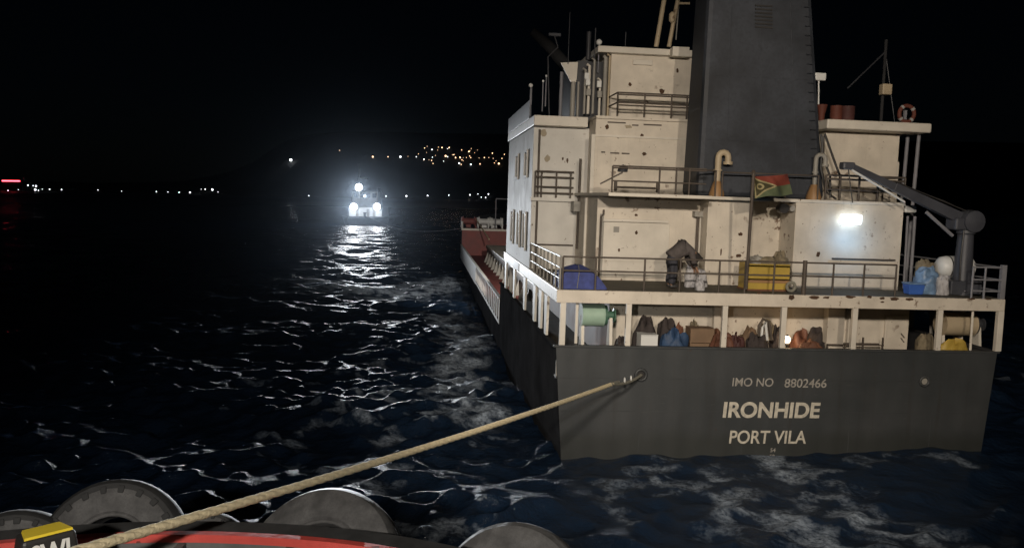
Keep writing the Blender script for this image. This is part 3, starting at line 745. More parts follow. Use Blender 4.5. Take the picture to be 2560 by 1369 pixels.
for k, (a, b, c, d_, y, par) in enumerate([(1560, 1582, 312, 322, 6.19, l3), (1512, 1524, 310, 324, 6.19, l3), (1604, 1618, 380, 390, 6.19, l3), (1600, 1610, 334, 345, 6.19, l3), (1570, 1580, 206, 216, 7.992, wh), (1646, 1664, 222, 234, 7.992, wh), (1690, 1697, 170, 184, 7.992, wh),
        (1586, 1596, 534, 541, 3.442, house), (1586, 1596, 576, 586, 3.393, sd), (1544, 1551, 620, 630, 3.393, sd), (1360, 1378, 386, 406, 7.492, block), (1404, 1410, 392, 402, 7.492, block), (1415, 1422, 394, 408, 7.492, block), (1344, 1370, 322, 342, 7.492, block), (1845, 1858, 580, 590, 2.592, ship), (1838, 1856, 634, 644, 2.592, ship), (1800, 1806, 618, 640, 2.592, ship), (2040, 2052, 628, 645, 2.192, ship)]):
    patch(a, b, c, d_, y, par, 50 + k, 'rust' if k not in (0, 10, 13) else 'faded')
# --- railings
def railing(p, q, heights, posts, r=.028, mat='rail_dark', pr=None):
    """p, q: ends at deck height; posts: fractions along"""
    g = part_group('railing', ship); p = Vector(p); q = Vector(q)
    for h in heights:
        o = Vector((0, 0, h)); MB().bar(p + o, q + o, r, 8).build('rail', mat, g, smooth=50)
    for f_ in posts:
        c = p.lerp(q, f_); MB().bar(c, c + Vector((0, 0, heights[0])), pr or r * 1.15, 8).build('post', mat, g, smooth=50)
xl, xr = sx(1407, 680, .1), sx(2240, 690, .1)
def fr(px): return (sx(px, 690, .1) - xl) / (xr - xl)
railing((xl, .1, Z_UP), (xr, .1, Z_UP), (1.03, .60), [0, fr(1489), fr(1611), fr(1700), fr(1798), fr(1863), fr(1935), fr(2083), fr(2160), 1])
MB().bar((sx(2011, 690, .1), .1, Z_UP - .1), (sx(2011, 690, .1), .1, Z_UP + 1.1), .07, 10).build('rail_post', 'rail_dark', ship, smooth=50)
railing((-7.3, .1, Z_UP), (-7.3, 7.3, Z_UP), (1.03, .68, .34), [i / 8 for i in range(9)], mat='grey_steel')
railing((-7.3, 7.4, Z_UP), (-7.3, 7.45, Z_UP), (1.0,), [0, 1])
railing((sx(2432, 690, .1), .1, Z_UP), (7.42, .1, Z_UP), (1.03, .62, .25), [0, (sx(2463, 690, .1) - sx(2432, 690, .1)) / (7.42 - sx(2432, 690, .1))], mat='rail_grey', r=.032)
MB().box(7.34, 7.5, .05, .2, Z_UP, Z_UP + 1.12).build('rail_post', 'rail_grey', ship, bevel=.01)
railing((7.42, .25, Z_UP), (7.42, 7.0, Z_UP), (1.03, .62, .25), [i / 5 for i in range(6)], mat='rail_grey')
railing((-7.25, 7.25, 7.86), (core_x0 - .2, 7.25, 7.86), (1.02, .8, .42, .18), [0, .16, .55, .92], r=.03)
railing((core_x0, 1.28, Z_BOAT + .03), (-2.4, 1.28, Z_BOAT + .03), (.86, .80, .38), [0, .5, .82], r=.026)
railing((sx(1690, 460, 1.3), 1.3, Z_BOAT + .03), (sx(1790, 440, 2.2), 2.2, Z_BOAT + .03), (.86,), [0, 1], r=.026)
railing((sx(2064, 470, 2.25), 2.25, Z_BOAT + .03), (rb1, 2.25, Z_BOAT + .03), (.86, .73, .38), [.0, .18, .42, .66, 1], r=.035)
railing((sx(1805, 470, 2.2), 2.2, Z_BOAT + .03), (sx(2045, 470, 2.2), 2.2, Z_BOAT + .03), (.82,), [0, .33, .66, 1], r=.026)
railing((rb1, 2.3, Z_BOAT + .03), (rb1, 5.0, Z_BOAT + .03), (.86, .45), [.5, 1], r=.03)
railing((wa - .05, 6.3, Z_BRIDGE), (-1.4, 6.3, Z_BRIDGE), (.92, .85, .55, .45), [0, .36, .72, .93], r=.03)
railing((wa - .05, 6.3, Z_BRIDGE), (wa - .05, 7.9, Z_BRIDGE), (.92, .55), [0, 1], r=.03)

# --- forecastle, bulwarks, hatch
for s in (-1, 1):
    bw = MB().box(min(s * 7.33, s * 7.42), max(s * 7.33, s * 7.42), 40, 67.9, .95, 2.35).build('bulwark', 'side_white', ship)
    MB().box(min(s * 7.28, s * 7.46), max(s * 7.28, s * 7.46), 19.1, 67.9, 2.36, 2.45).build('cap_rail', 'side_white', bw)
    MB().box(min(s * 7.34, s * 7.41), max(s * 7.34, s * 7.41), 19.1, 39.99, 1.0, 1.15).build('sill', 'side_white', bw)
    y = 19.1
    while y < 39.8:
        MB().box(min(s * 7.385, s * 7.42), max(s * 7.385, s * 7.42), y, y + .38, 1.151, 2.359).build('stay', 'side_white', bw)
        y += 1.25
fd = [(half(y)[0], y) for y in (68, 71, 74, 77, 80, 82.5, 84.5)]
vs = [(-a, y, 4.2) for a, y in fd] + [(a, y, 4.2) for a, y in fd][::-1]
fc = MB().add(vs, [tuple(range(len(vs) - 1, -1, -1))]).build('forecastle_deck', 'red_deck', ship)
MB().box(-7.3, 7.3, 67.9, 68.0, 1.25, 4.2).build('forecastle_bulkhead', 'red_lead', ship)
MB().box(-7.38, 7.38, 67.84, 67.9, 4.02, 4.24).build('forecastle_edge', 'white_clean', ship)
MB().bar((-7.3, 68, 4.2), (-7.3, 68, 5.0), .1).build('bow_post', 'side_white', ship)
hx0, hx1 = -5.0, 5.4
hc = MB().box(hx0, hx1, 21, 61, 1.25, 2.5).build('hatch_coaming', 'grey_steel', ship)
for i in range(8):
    y = 21 + i * 5
    MB().box(hx0 - .12, hx1 + .12, y + .03, y + 4.97, 2.51, 2.85).build('hatch_cover', 'white_clean', hc, bevel=.05)
for i in range(14):
    y = 22 + i * 2.8
    MB().hexa([(hx0 - .45, y, 1.25), (hx0, y, 1.25), (hx0, y + .1, 1.25), (hx0 - .45, y + .1, 1.25), (hx0 - .1, y, 2.3), (hx0, y, 2.3), (hx0, y + .1, 2.3), (hx0 - .1, y + .1, 2.3)]).build('coaming_stay', 'grey_steel', hc)
for px, pyt, pyb, y in ((1264, 670, 738, 18.2), (1276, 668, 738, 17.6)):
    pipe('vent_pipe', [(sx(px, pyb, y), y, sz(px, pyb, y)), (sx(px, pyb, y), y, sz(px, pyt, y))], .10, 'side_white', ship)
MB().box(-7.42, -7.36, 10.5, 16.6, 4.64, 4.98).build('searchlit_strip', 'white_plastic', ud)  # whiter strip paints in the stretch of deck edge lit by the searchlight

# ------------------------------------------------------------------ lamps on the ship
L = sv(2125, 548, 1, 2.1)
wl = part_group('wall_lamp', ship)
MB().box(L.x - .30, L.x + .30, 2.10, 2.19, L.z - .10, L.z + .12).build('housing', 'white_plastic', wl, bevel=.02)
MB().box(L.x - .38, L.x + .38, 1.96, 2.095, L.z - .17, L.z + .17).build('diffuser', 'lamp_cool', wl, bevel=.05)
lt = point(SHIP, (L.x, 1.45, L.z - .7), 26, (.26, .58, 1), .2)
Lw = sv(1968, 848, 1, 1.4)
fwl = part_group('forward_floodlight', ship)
MB().box(-5.8, -5.2, 17.16, 17.4, 9.2, 9.6).build('housing', 'dark_steel', fwl, bevel=.03)
MB().box(-5.72, -5.28, 17.401, 17.42, 9.25, 9.55).build('lens', 'lamp_cool', fwl)
spot(SHIP, (-5.5, 17.5, 9.4), (-4.0, 62, 2.2), 16000, 60, .6, (1, .93, .84), .15)
lan = thing('lantern', 'small glowing lantern among the clutter under the deck edge', 'lantern', (Lw.x, 1.4, Lw.z - .2))
MB().lathe([(.09, -.2), (.11, -.16), (.1, -.12)], tuple(Lw), 'z', 10).build('base', 'black_paint', lan)
MB().lathe([(.06, -.11), (.095, -.06), (.095, .06), (.05, .11)], tuple(Lw), 'z', 10).build('globe', 'lamp_warm', lan, smooth=60)
MB().lathe([(.06, .12), (.03, .17)], tuple(Lw), 'z', 8).build('cap', 'black_paint', lan)
pipe('stand', [(Lw.x, 1.4, Lw.z - .2), (Lw.x, 1.4, Z_POOP)], .03, 'black_paint', lan)
point(SHIP, (Lw.x, 1.22, Lw.z), 9, (1, .66, .36), .08)

# ------------------------------------------------------------------ deck crane
cb = sv(2402, 738, 1, 1.2)
cr = thing('deck_crane', 'dark grey provision crane on a thick pedestal beside the white raft canister', 'crane', (cb.x, 1.2, Z_UP))
cx, cy = cb.x, 1.2
MB().lathe([(.42, .012), (.42, .12), (.33, .16), (.29, 1.0), (.25, 2.05), (.30, 2.1), (.30, 2.2)], (cx, cy, Z_UP), 'z', 20).build('pedestal', 'crane', cr, smooth=35)
MB().box(cx - .62, cx + .5, cy - .36, cy + .3, Z_UP + .013, Z_UP + .5).build('foot_box', 'crane', cr, bevel=.04)
hd = sv(2418, 553, 1, 1.2)
MB().lathe([(.10, -.42), (.36, -.36), (.40, 0), (.36, .30), (.18, .38)], (hd.x + .05, cy, hd.z), 'y', 18).build('winch_head', 'crane', cr, smooth=40)
MB().box(hd.x - .6, hd.x + .1, cy - .3, cy + .3, Z_UP + 2.2, hd.z + .1).build('slewing_column', 'crane', cr, bevel=.06)
B0 = Vector((hd.x - .15, cy, hd.z + .05)); B1 = sv(2125, 415, 1, 1.0)
d = (B1 - B0).normalized(); upv = Vector((0, 0, 1)); upv = (upv - d * upv.dot(d)).normalized(); sd_ = d.cross(upv)
def boxbeam(a, b, w0, h0, w1, h1):
    p = []
    for c_, ww, hh in ((a, w0, h0), (b, w1, h1)):
        p += [c_ - sd_ * ww - upv * hh, c_ + sd_ * ww - upv * hh, c_ + sd_ * ww + upv * hh, c_ - sd_ * ww + upv * hh]
    return MB().add(p, [(0, 1, 2, 3), (7, 6, 5, 4), (0, 4, 5, 1), (1, 5, 6, 2), (2, 6, 7, 3), (3, 7, 4, 0)])
boxbeam(B0, B0.lerp(B1, .62), .13, .19, .11, .14).build('boom', 'crane', cr, bevel=.02)
boxbeam(B0.lerp(B1, .55), B1, .09, .13, .08, .10).build('boom_extension', 'crane', cr, bevel=.02)
MB().box(B1.x - .3, B1.x + .12, cy - .35, cy - .02, B1.z - .12, B1.z + .12).build('sheave_head', 'crane', cr, bevel=.05)
pipe('lifting_cylinder', [B0 + Vector((-.35, -.02, -.55)), B0.lerp(B1, .3) - upv * .3], .06, 'rail_grey', cr)
pipe('hoist_wire', [sv(2130, 425, 1, .75), sv(2205, 470, 1, .8), sv(2262, 505, 1, .85)], .035, 'white_plastic', cr, 6)
for k_ in (-.05, .05):
    pipe('hydraulic_hose', [B0 + upv * .3 + sd_ * k_, B0.lerp(B1, .2) + upv * (.28 + k_ * .5) + sd_ * k_, B0.lerp(B1, .45) + upv * .2 + sd_ * k_, B0.lerp(B1, .62) + upv * .17 + sd_ * k_], .022, 'black_paint', cr, 6)
for k_ in range(10):
    an = 2 * math.pi * k_ / 10; MB().lathe([(.03, 0), (.03, .03)], (cx + .385 * math.cos(an), cy + .385 * math.sin(an), Z_UP + .155), 'z', 6).build('bolt', 'rail_grey', cr)
pipe('hydraulic_hose', [(cx - .3, cy - .33, Z_UP + .5), (cx - .36, cy - .36, Z_UP + 1.2), (cx - .3, cy - .33, Z_UP + 2.2)], .025, 'black_paint', cr, 6)
pipe('hook_wire', [(B1.x - .05, cy - .2, B1.z - .1), (B1.x + .15, cy - .25, B1.z - 1.2)], .02, 'black_paint', cr, 6)

# ------------------------------------------------------------------ ensign on its staff
st_ = thing('ensign', 'red, green and black flag hanging from a dark staff before the funnel', 'flag', (sx(1866, 715, .05), .05, Z_UP - .3))
A = sv(1865, 722, 1, .05); B = sv(1884, 430, 1, -.55)
pipe('staff', [A, B], .05, 'rail_dark', st_, 10)
MB().lathe([(.02, -.06), (.07, 0), (.02, .07)], tuple(B), 'z', 10).build('truck', 'rail_dark', st_, smooth=60)
cor = [sv(1884, 440, 1, -.5), sv(1972, 434, 1, -.3), sv(1982, 484, 1, -.25), sv(1890, 497, 1, -.4)]   # TL TR BR BL
def flag_pt(u, v):
    p = cor[0].lerp(cor[1], u).lerp(cor[3].lerp(cor[2], u), v)
    fold = .11 * math.sin(7 * u + 2 * v) + .06 * math.sin(13 * u - 3 * v)
    return p + Vector((0, fold, -.03 * math.sin(3 * u) * (1 - v) + .04 * math.sin(6 * u) * v))
def flag_patch(poly_fn, name, mat, lift, nu=24, nv=16, parent=st_):
    mbf = MB(); n = nv + 1; vs = []
    for side in (0, 1):
        for i in range(nu + 1):
            for j in range(n):
                u, v = poly_fn(i / nu, j / nv); p = flag_pt(u, v) + Vector((0, -lift - .006 + .012 * side * (1 if lift == 0 else .3), 0)); vs.append(p)
    k = (nu + 1) * n; fs = []
    for i in range(nu):
        for j in range(nv):
            a = i * n + j; fs.append((a, a + n, a + n + 1, a + 1)); fs.append((k + a, k + a + 1, k + a + n + 1, k + a + n))
    return mbf.add(vs, fs).build(name, mat, parent, smooth=80)
flag_patch(lambda u, v: (u, v * .5), 'red_field', 'flag_red', 0)
flag_patch(lambda u, v: (u, .5 + v * .5), 'green_field', 'flag_green', 0)
flag_patch(lambda u, v: (u * .56 + .002, .5 + (v - .5) * (1 - u)), 'yellow_border', 'flag_yellow', .012)
flag_patch(lambda u, v: (u * .44 + .03, .5 + (v - .5) * (1 - u) * .78), 'black_triangle', 'flag_black', .022)
flag_patch(lambda u, v: (.17 + (.055 + .05 * v) * math.cos(6.2832 * u), .5 + 1.45 * (.055 + .05 * v) * math.sin(6.2832 * u)), 'emblem', 'flag_yellow', .034, 24, 2)

# ------------------------------------------------------------------ person bent over a bag
def skin_mesh(name, verts, edges, radii, mat, parent, root=0, sub=2):
    me = bpy.data.meshes.new(name); me.from_pydata(verts, edges, []); me.materials.append(M[mat])
    o = bpy.data.objects.new(name, me); col.objects.link(o); o.parent = parent
    md = o.modifiers.new('skin', 'SKIN'); md.use_smooth_shade = True
    for i, r_ in enumerate(radii):
        sk = me.skin_vertices[0].data[i]; sk.radius = (r_, r_) if not isinstance(r_, tuple) else r_; sk.use_root = (i == root)
    s = o.modifiers.new('sub', 'SUBSURF'); s.levels = sub; s.render_levels = sub
    return o
PB = sv(1676, 712, 1, 1.3)
man = thing('person', 'person in a grey-brown jacket bent forward over white bags on the deck', 'person', (PB.x, 1.3, Z_UP + .012))
man.scale = (1.12, 1.12, 1.12)
# x to starboard (the way the person faces), y forward, z up; y +- are the right and left sides
V = [(0, 0, .93), (.14, 0, 1.07), (.34, 0, 1.17), (.52, 0, 1.13), (.62, 0, 1.06), (.70, 0, 1.0), (.77, 0, .90), (.80, 0, .80)]
Rb = [.10, .11, .12, .11, .07, .075, .10, .075]
E_ = [(i, i + 1) for i in range(7)]
def limb(p0, pts, rr_):
    k = p0
    for p, r_ in zip(pts, rr_):
        V.append(p); Rb.append(r_); E_.append((k, len(V) - 1)); k = len(V) - 1
    return k
for s in (-1, 1):
    limb(0, [(-.01, s * .11, .86), (.05, s * .13, .50), (-.03, s * .14, .10), (.05, s * .15, .05), (.18, s * .16, .045)], [.07, .055, .045, .05, .04])
    k = limb(3, [(.53, s * .21, 1.08), (.57, s * .25, .82), (.70, s * .17, .62), (.74, s * .14, .54)], [.05, .04, .035, .036])
    for i, (dx, dy, l) in enumerate(((.03, .03, .06), (.035, .012, .085), (.03, -.006, .09), (.015, -.022, .08), (-.012, -.03, .06))):
        limb(k, [(.74 + dx, s * (.14 + dy), .50), (.745 + dx * 1.2, s * (.14 + dy * 1.1), .50 - l * .6), (.735 + dx, s * (.14 + dy), .50 - l)], [.012, .010, .009])
skin_mesh('body', V, E_, Rb, 'skin', man, 0)
JV = [(-.05, 0, .88), (.14, 0, 1.09), (.34, 0, 1.19), (.53, 0, 1.15), (.60, 0, 1.10)]; JR = [.23, .235, .24, .22, .11]; JE = [(0, 1), (1, 2), (2, 3), (3, 4)]
for s in (-1, 1):
    b = len(JV); JV += [(.53, s * .22, 1.08), (.57, s * .265, .82), (.68, s * .185, .64)]; JR += [.115, .095, .075]; JE += [(3, b), (b, b + 1), (b + 1, b + 2)]
skin_mesh('jacket', JV, JE, JR, 'jacket', man, 1)
TV = [(-.02, 0, .88), (.08, 0, 1.02)]; TR = [.18, .175]; TE = [(0, 1)]
for s in (-1, 1):
    b = len(TV); TV += [(-.01, s * .12, .80), (.05, s * .14, .50), (-.03, s * .145, .09)]; TR += [.15, .125, .115]; TE += [(0, b), (b, b + 1), (b + 1, b + 2)]
skin_mesh('trousers', TV, TE, TR, 'trousers', man, 0)
HV = [(.70, 0, 1.02), (.775, 0, .93), (.83, 0, .84)]; skin_mesh('hair', HV, [(0, 1), (1, 2)], [.075, .112, .06], 'hair', man, 1)
for s in (-1, 1):
    MB().blob((.07, s * .15, .045), .15, .058, .075, 5, .05).build('shoe', 'black_paint', man, smooth=80, off=(0, 0, 0))
    # simple face features on the lowered head
    MB().lathe([(.004, -.014), (.014, 0), (.004, .014)], (.885, s * .036, .865), 'x', 8).build('eye', 'white_plastic', man, off=(0, 0, 0))
MB().hexa([(.88, -.014, .80), (.915, -.012, .81), (.915, .012, .81), (.88, .014, .80), (.875, -.008, .86), (.885, -.006, .86), (.885, .006, .86), (.875, .008, .86)]).build('nose', 'skin', man, off=(0, 0, 0), bevel=.004)

# ------------------------------------------------------------------ loose gear on the upper deck
def at_deck(px, y, py=700): return sx(px, py, y)
ZD = Z_UP + .012
def heap(name, mat, label, cat, px0, px1, pyt, y, seed, depth=None, zb=ZD, group=None, amp=.16, peak=0, pyb=700):
    x0, x1 = sx(px0, (pyt + pyb) / 2, y), sx(px1, (pyt + pyb) / 2, y); zt = sz((px0 + px1) / 2, pyt, y)
    rx = (x1 - x0) / 2 / (1 + amp * .3); hz = (zt - zb) / (1.36 + peak)
    return solo(MB().blob(((x0 + x1) / 2, y, zb + .35 * hz), rx, depth or rx * .8, hz, seed, amp, 36, 18, True, peak), name, mat, label, cat, ((x0 + x1) / 2, y, zb), group, smooth=70)
# blue covered boat-shaped heap at the port corner
bxa, bxb = sx(1393, 700, .75), sx(1510, 700, .75); zt = sz(1440, 662, .75)
tb = thing('tarpaulin_cover', 'dark blue tarpaulin over a rounded heap at the port deck corner', 'tarpaulin', ((bxa + bxb) / 2, .75, ZD))
n_ = 16; vs = []
for j in range(9):
    yy = .25 + j * .16
    for i in range(n_ + 1):
        u = i / n_; x = bxa + u * (bxb - bxa)
        h = (zt - ZD) * (math.sin(math.pi * min(1, (u + .12) * .86)) ** .45 if u < .5 else max(0, 1 - ((u - .42) / .58) ** 2.2)) * (1 - .12 * abs(j - 4) / 4)
        vs.append((x, yy, ZD + max(.02, h) + .025 * math.sin(9 * u + j) ))
fs = [(j * (n_ + 1) + i, j * (n_ + 1) + i + 1, (j + 1) * (n_ + 1) + i + 1, (j + 1) * (n_ + 1) + i) for j in range(8) for i in range(n_)]
k0 = len(vs)
front = [(vs[i][0] + .02 * math.sin(5 * i), .22, ZD) for i in range(n_ + 1)]; vs += front
fs += [(k0 + i, k0 + i + 1, i + 1, i) for i in range(n_)]
back = [(vs[8 * (n_ + 1) + i][0], 1.56, ZD) for i in range(n_ + 1)]; k1 = len(vs); vs += back
fs += [(8 * (n_ + 1) + i, 8 * (n_ + 1) + i + 1, k1 + i + 1, k1 + i) for i in range(n_)]
L0 = [j * (n_ + 1) for j in range(9)]; R0 = [j * (n_ + 1) + n_ for j in range(9)]
fs += [tuple([k0] + L0 + [k1]), tuple([k1 + n_] + R0[::-1] + [k0 + n_])]
MB().add(vs, fs).build('cover', 'blue_cloth', tb, smooth=60)
pipe('lashing', [(bxa + .55, .2, ZD + .03), (bxa + .6, .2, zt - .14), (bxa + .62, .5, zt + .03), (bxa + .62, 1.3, zt)], .012, 'rope_grey', tb, 6)
heap('sack', 'white_bag', 'white plastic sack the bent person is reaching into', 'sack', 1712, 1742, 668, 1.6, 11)
heap('sack', 'white_bag', 'crumpled white bag on the deck between the person and the vent trunk', 'sack', 1738, 1768, 676, 1.75, 12)
heap('sack', 'white_bag', 'low white bag lying on the deck in front of the vent trunk', 'sack', 1738, 1762, 700, .7, 13, .2)
# yellow bin
ya, yb = sx(1870, 690, .9), sx(1974, 690, .9); zt = sz(1920, 660, .9)
yb_t = thing('storage_bin', 'yellow open storage bin heaped with sacks on the upper deck', 'bin', ((ya + yb) / 2, 1.3, ZD))
for a in ((ya, yb, .9, .94), (ya, yb, 1.7, 1.74)): MB().box(*a, ZD + .05, zt).build('panel', 'yellow', yb_t, bevel=.01)
for a in ((ya, ya + .04), (yb - .04, yb)): MB().box(*a, .941, 1.699, ZD + .05, zt).build('panel', 'yellow', yb_t)
MB().box(ya + .04, yb - .04, .94, 1.7, ZD + .05, ZD + .1).build('floor', 'yellow', yb_t)
MB().box(ya - .03, yb + .03, .87, .90, zt - .62, zt - .5).build('band', 'ochre', yb_t)
MB().box(ya - .02, yb + .02, .86, 1.76, ZD, ZD + .05).build('skid', 'brown', yb_t)
heap('sack', 'sack', 'olive brown sack with a tied neck topmost in the yellow bin', 'sack', 1922, 1976, 632, 1.35, 21, .3, zt - .3, 'sacks in the yellow bin', .2, .7, pyb=655)
heap('sack', 'grey_steel', 'pale grey sack on the port side of the yellow bin', 'sack', 1872, 1912, 640, 1.3, 22, .28, zt - .25, 'sacks in the yellow bin', pyb=655)
heap('sack', 'sack', 'flat brown sack in the middle of the yellow bin', 'sack', 1895, 1950, 642, 1.15, 23, .2, zt - .2, 'sacks in the yellow bin', pyb=655)
c = sv(1978, 708, 1, .6)
solo(MB().lathe(ring_prof(.14, .05), (c.x, .6, ZD + .19), 'y', 20, closed=True), 'rope_coil', 'rope_grey', 'small grey rope coil standing beside the yellow bin', 'rope', (c.x, .6, ZD), smooth=60)
# raft canister
ra_, rb_ = sx(2342, 670, 1.9), sx(2432, 670, 1.9)
rc = (ra_ + rb_) / 2; rz = ZD + .88
raft = thing('life_raft_canister', 'white drum-shaped life raft canister on a cradle behind the crane pedestal', 'life raft', (rc, 1.9, ZD))
hl = (rb_ - ra_) / 2
MB().lathe([(.05, -hl), (.22, -hl + .02), (.34, -hl + .12), (.38, -hl * .5), (.385, -.03)], (rc, 1.9, rz), 'x', 24).build('half_shell', 'white_plastic', raft, smooth=40)
MB().lathe([(.385, .03), (.38, hl * .5), (.34, hl - .12), (.22, hl - .02), (.05, hl)], (rc, 1.9, rz), 'x', 24).build('half_shell', 'white_plastic', raft, smooth=40)
for x in (rc - .3, rc, rc + .3): MB().lathe([(.392, -.02), (.392, .02)], (x, 1.9, rz), 'x', 24).build('strap', 'black_paint', raft, smooth=40)
for x in (rc - .35, rc + .35):
    for y in (1.65, 2.15): MB().box(x - .03, x + .03, y - .03, y + .03, ZD, rz - .3).build('cradle_leg', 'rail_grey', raft)
# cool box and bottles to starboard
ca, cb2 = sx(2266, 705, .9), sx(2306, 705, .9)
cool = thing('cool_box', 'blue plastic tub with a pale rim beside the deckhouse corner', 'tub', ((ca + cb2) / 2, .9, ZD))
MB().hexa([(ca + .04, .75, ZD), (cb2 - .04, .75, ZD), (cb2 - .04, 1.1, ZD), (ca + .04, 1.1, ZD), (ca, .7, ZD + .34), (cb2, .7, ZD + .34), (cb2, 1.15, ZD + .34), (ca, 1.15, ZD + .34)]).build('body', 'blue_plastic', cool, bevel=.03)
MB().box(ca - .02, cb2 + .02, .68, 1.17, ZD + .341, ZD + .39).build('lid', 'pale_blue', cool, bevel=.02)
heap('sack', 'pale_blue', 'pale blue plastic bag bulging next to the blue tub', 'bag', 2288, 2345, 672, 1.2, 31, .35)
heap('sack', 'white_bag', 'whitish bag slumped under the end of the raft canister', 'bag', 2342, 2372, 690, .9, 32, .2)
c = sv(2312, 655, 1, 2.0)
solo(MB().blob((c.x, 2.0, ZD + .55), .34, .25, .52, 33, .15, 20, 12), 'sack', 'sack', 'brown sack with a pale patch behind the pale blue bag', 'sack', (c.x, 2.0, ZD), smooth=70)

# ------------------------------------------------------------------ gear under the upper deck
def winch(name, mat, label, px0, px1, pyt, pyb, y, foot):
    xa, xb = sx(px0, 790, y), sx(px1, 790, y); zc = (sz(px0, pyt, y) + sz(px0, pyb, y)) / 2; R_ = (sz(px0, pyt, y) - sz(px0, pyb, y)) / 2
    t = thing(name, label, 'winch', ((xa + xb) / 2, y, Z_POOP))
    L_ = xb - xa
    MB().lathe([(R_, 0), (R_, .03), (R_ * .97, .04), (R_ * .97, L_ - .04), (R_, L_ - .03), (R_, L_)], (xa, y, zc), 'x', 28).build('drum', mat, t, smooth=40)
    MB().lathe([(R_ * .85, L_ + .02), (R_ * .85, L_ + .1), (R_ * .35, L_ + .12), (R_ * .35, L_ + .32), (R_ * .6, L_ + .34), (R_ * .6, L_ + .38)], (xa, y, zc), 'x', 24).build('flange', 'green_dark' if mat == 'green' else 'dark_steel', t, smooth=40)
    for x in (xa + .05, xb + .24):
        MB().hexa([(x - .05, y - .35, Z_POOP), (x + .05, y - .35, Z_POOP), (x + .05, y + .35, Z_POOP), (x - .05, y + .35, Z_POOP), (x - .05, y - .1, zc), (x + .05, y - .1, zc), (x + .05, y + .1, zc), (x - .05, y + .1, zc)]).build('stand', foot, t)
winch('mooring_winch', 'green', 'pale green mooring winch drum under the deck at the port corner', 1452, 1508, 757, 815, 1.2, 'white_clean')
winch('mooring_winch', 'cream', 'dull cream winch drum under the deck at the starboard corner', 2352, 2430, 778, 838, 1.6, 'white_clean')
def smooth_path(P, n=5):
    out = []
    for i in range(len(P) - 1):
        p0, p1, p2, p3 = P[max(0, i - 1)], P[i], P[i + 1], P[min(len(P) - 1, i + 2)]
        for k in range(n):
            t = k / n; out.append(.5 * ((2 * p1) + (p2 - p0) * t + (2 * p0 - 5 * p1 + 4 * p2 - p3) * t * t + (3 * p1 - p0 - 3 * p2 + p3) * t ** 3))
    return out + [P[-1]]
def gear(name, mat, label, cat, px0, px1, pyt, y, seed, **kw): return heap(name, mat, label, cat, px0, px1, pyt, y, seed, zb=Z_POOP, pyb=850, **kw)
gear('covered_heap', 'dark_cloth', 'dark peaked canvas heap behind the white box under the deck', 'heap', 1578, 1650, 800, 1.3, 41, peak=.25, depth=.5)
gear('covered_heap', 'dark_cloth', 'dark domed heap behind the blue sheet under the deck', 'heap', 1640, 1692, 800, 1.6, 42, depth=.4)
gear('covered_heap', 'blue_sheet', 'blue sheet bulging over the hull rim', 'tarpaulin', 1648, 1724, 832, .55, 43, depth=.3)
gear('sack', 'brown', 'small dark brown bundle between the blue sheet and the tan crate', 'bundle', 1683, 1712, 816, 1.2, 44)
gear('sack', 'orange', 'rust red bundle at the foot of the second inner post', 'bundle', 1775, 1842, 838, .8, 45, depth=.4)
gear('sack', 'tan', 'tan sack just starboard of the second inner post', 'sack', 1845, 1905, 826, 1.3, 46, depth=.4)
gear('sack', 'dark_cloth', 'dark purplish bag low beside the hanging hoses', 'bag', 1862, 1925, 844, .7, 47, depth=.3)
gear('sack', 'orange', 'rust red bag behind the small glowing lantern', 'bag', 1975, 2032, 834, 1.75, 48, depth=.3)
gear('sack', 'dark_cloth', 'dark brown lump of rope starboard of the glowing lantern', 'bundle', 2015, 2062, 826, 1.5, 49, depth=.3)
gear('sack', 'brown', 'low maroon bundle under the dark lump near the lantern', 'bundle', 1990, 2065, 856, .8, 50, depth=.3)
gear('covered_heap', 'yellow', 'yellow sheet heaped under the cream winch drum', 'tarpaulin', 2334, 2440, 854, .7, 51, depth=.35, peak=.3)
gear('sack', 'sack', 'tangled olive bundle in the passage port of the cream winch', 'bundle', 2290, 2335, 838, 1.4, 52, depth=.3)
gear('sack', 'dark_cloth', 'dark flat bag lying at the rim port of the white box', 'bag', 1535, 1572, 846, .8, 61, depth=.3)
gear('sack', 'brown', 'brown slumped bundle between the tan crate and second inner post', 'bundle', 1764, 1812, 830, 1.7, 62, depth=.35)
gear('sack', 'sack', 'olive sack half hidden behind the tan crate', 'sack', 1716, 1752, 810, 1.8, 63, depth=.3)
gear('sack', 'dimmed_red', 'dark red bundle just starboard of the second inner post', 'bundle', 1822, 1862, 842, .6, 64, depth=.25)
gear('sack', 'dark_cloth', 'black bin bag leaning on the bulkhead beneath the hoses', 'bag', 1925, 1955, 822, 1.9, 65, depth=.25)
def crate(label, px0, px1, pyt, y, mat, cat='crate', name='crate'):
    xa, xb = sx(px0, 840, y), sx(px1, 840, y); zt = sz((px0 + px1) / 2, pyt, y)
    t = thing(name, label, cat, ((xa + xb) / 2, y, Z_POOP))
    n = 3; h = (zt - Z_POOP) / n
    for i in range(n): MB().box(xa, xb, y, y + .025, Z_POOP + i * h + .01, Z_POOP + (i + 1) * h - .01).build('plank', mat, t)
    for x in (xa, xb - .05): MB().box(x, x + .05, y + .026, y + .55, Z_POOP, zt).build('side_panel', mat, t)
    MB().box(xa - .01, xb + .01, y - .01, y + .57, zt, zt + .02).build('lid', mat, t)
crate('tan wooden crate between the blue sheet and the second inner post', 1726, 1786, 822, 1.1, 'tan')
crate('small white box standing at the hull rim before the dark canvas', 1603, 1645, 838, .5, 'white_plastic', 'box', 'box')
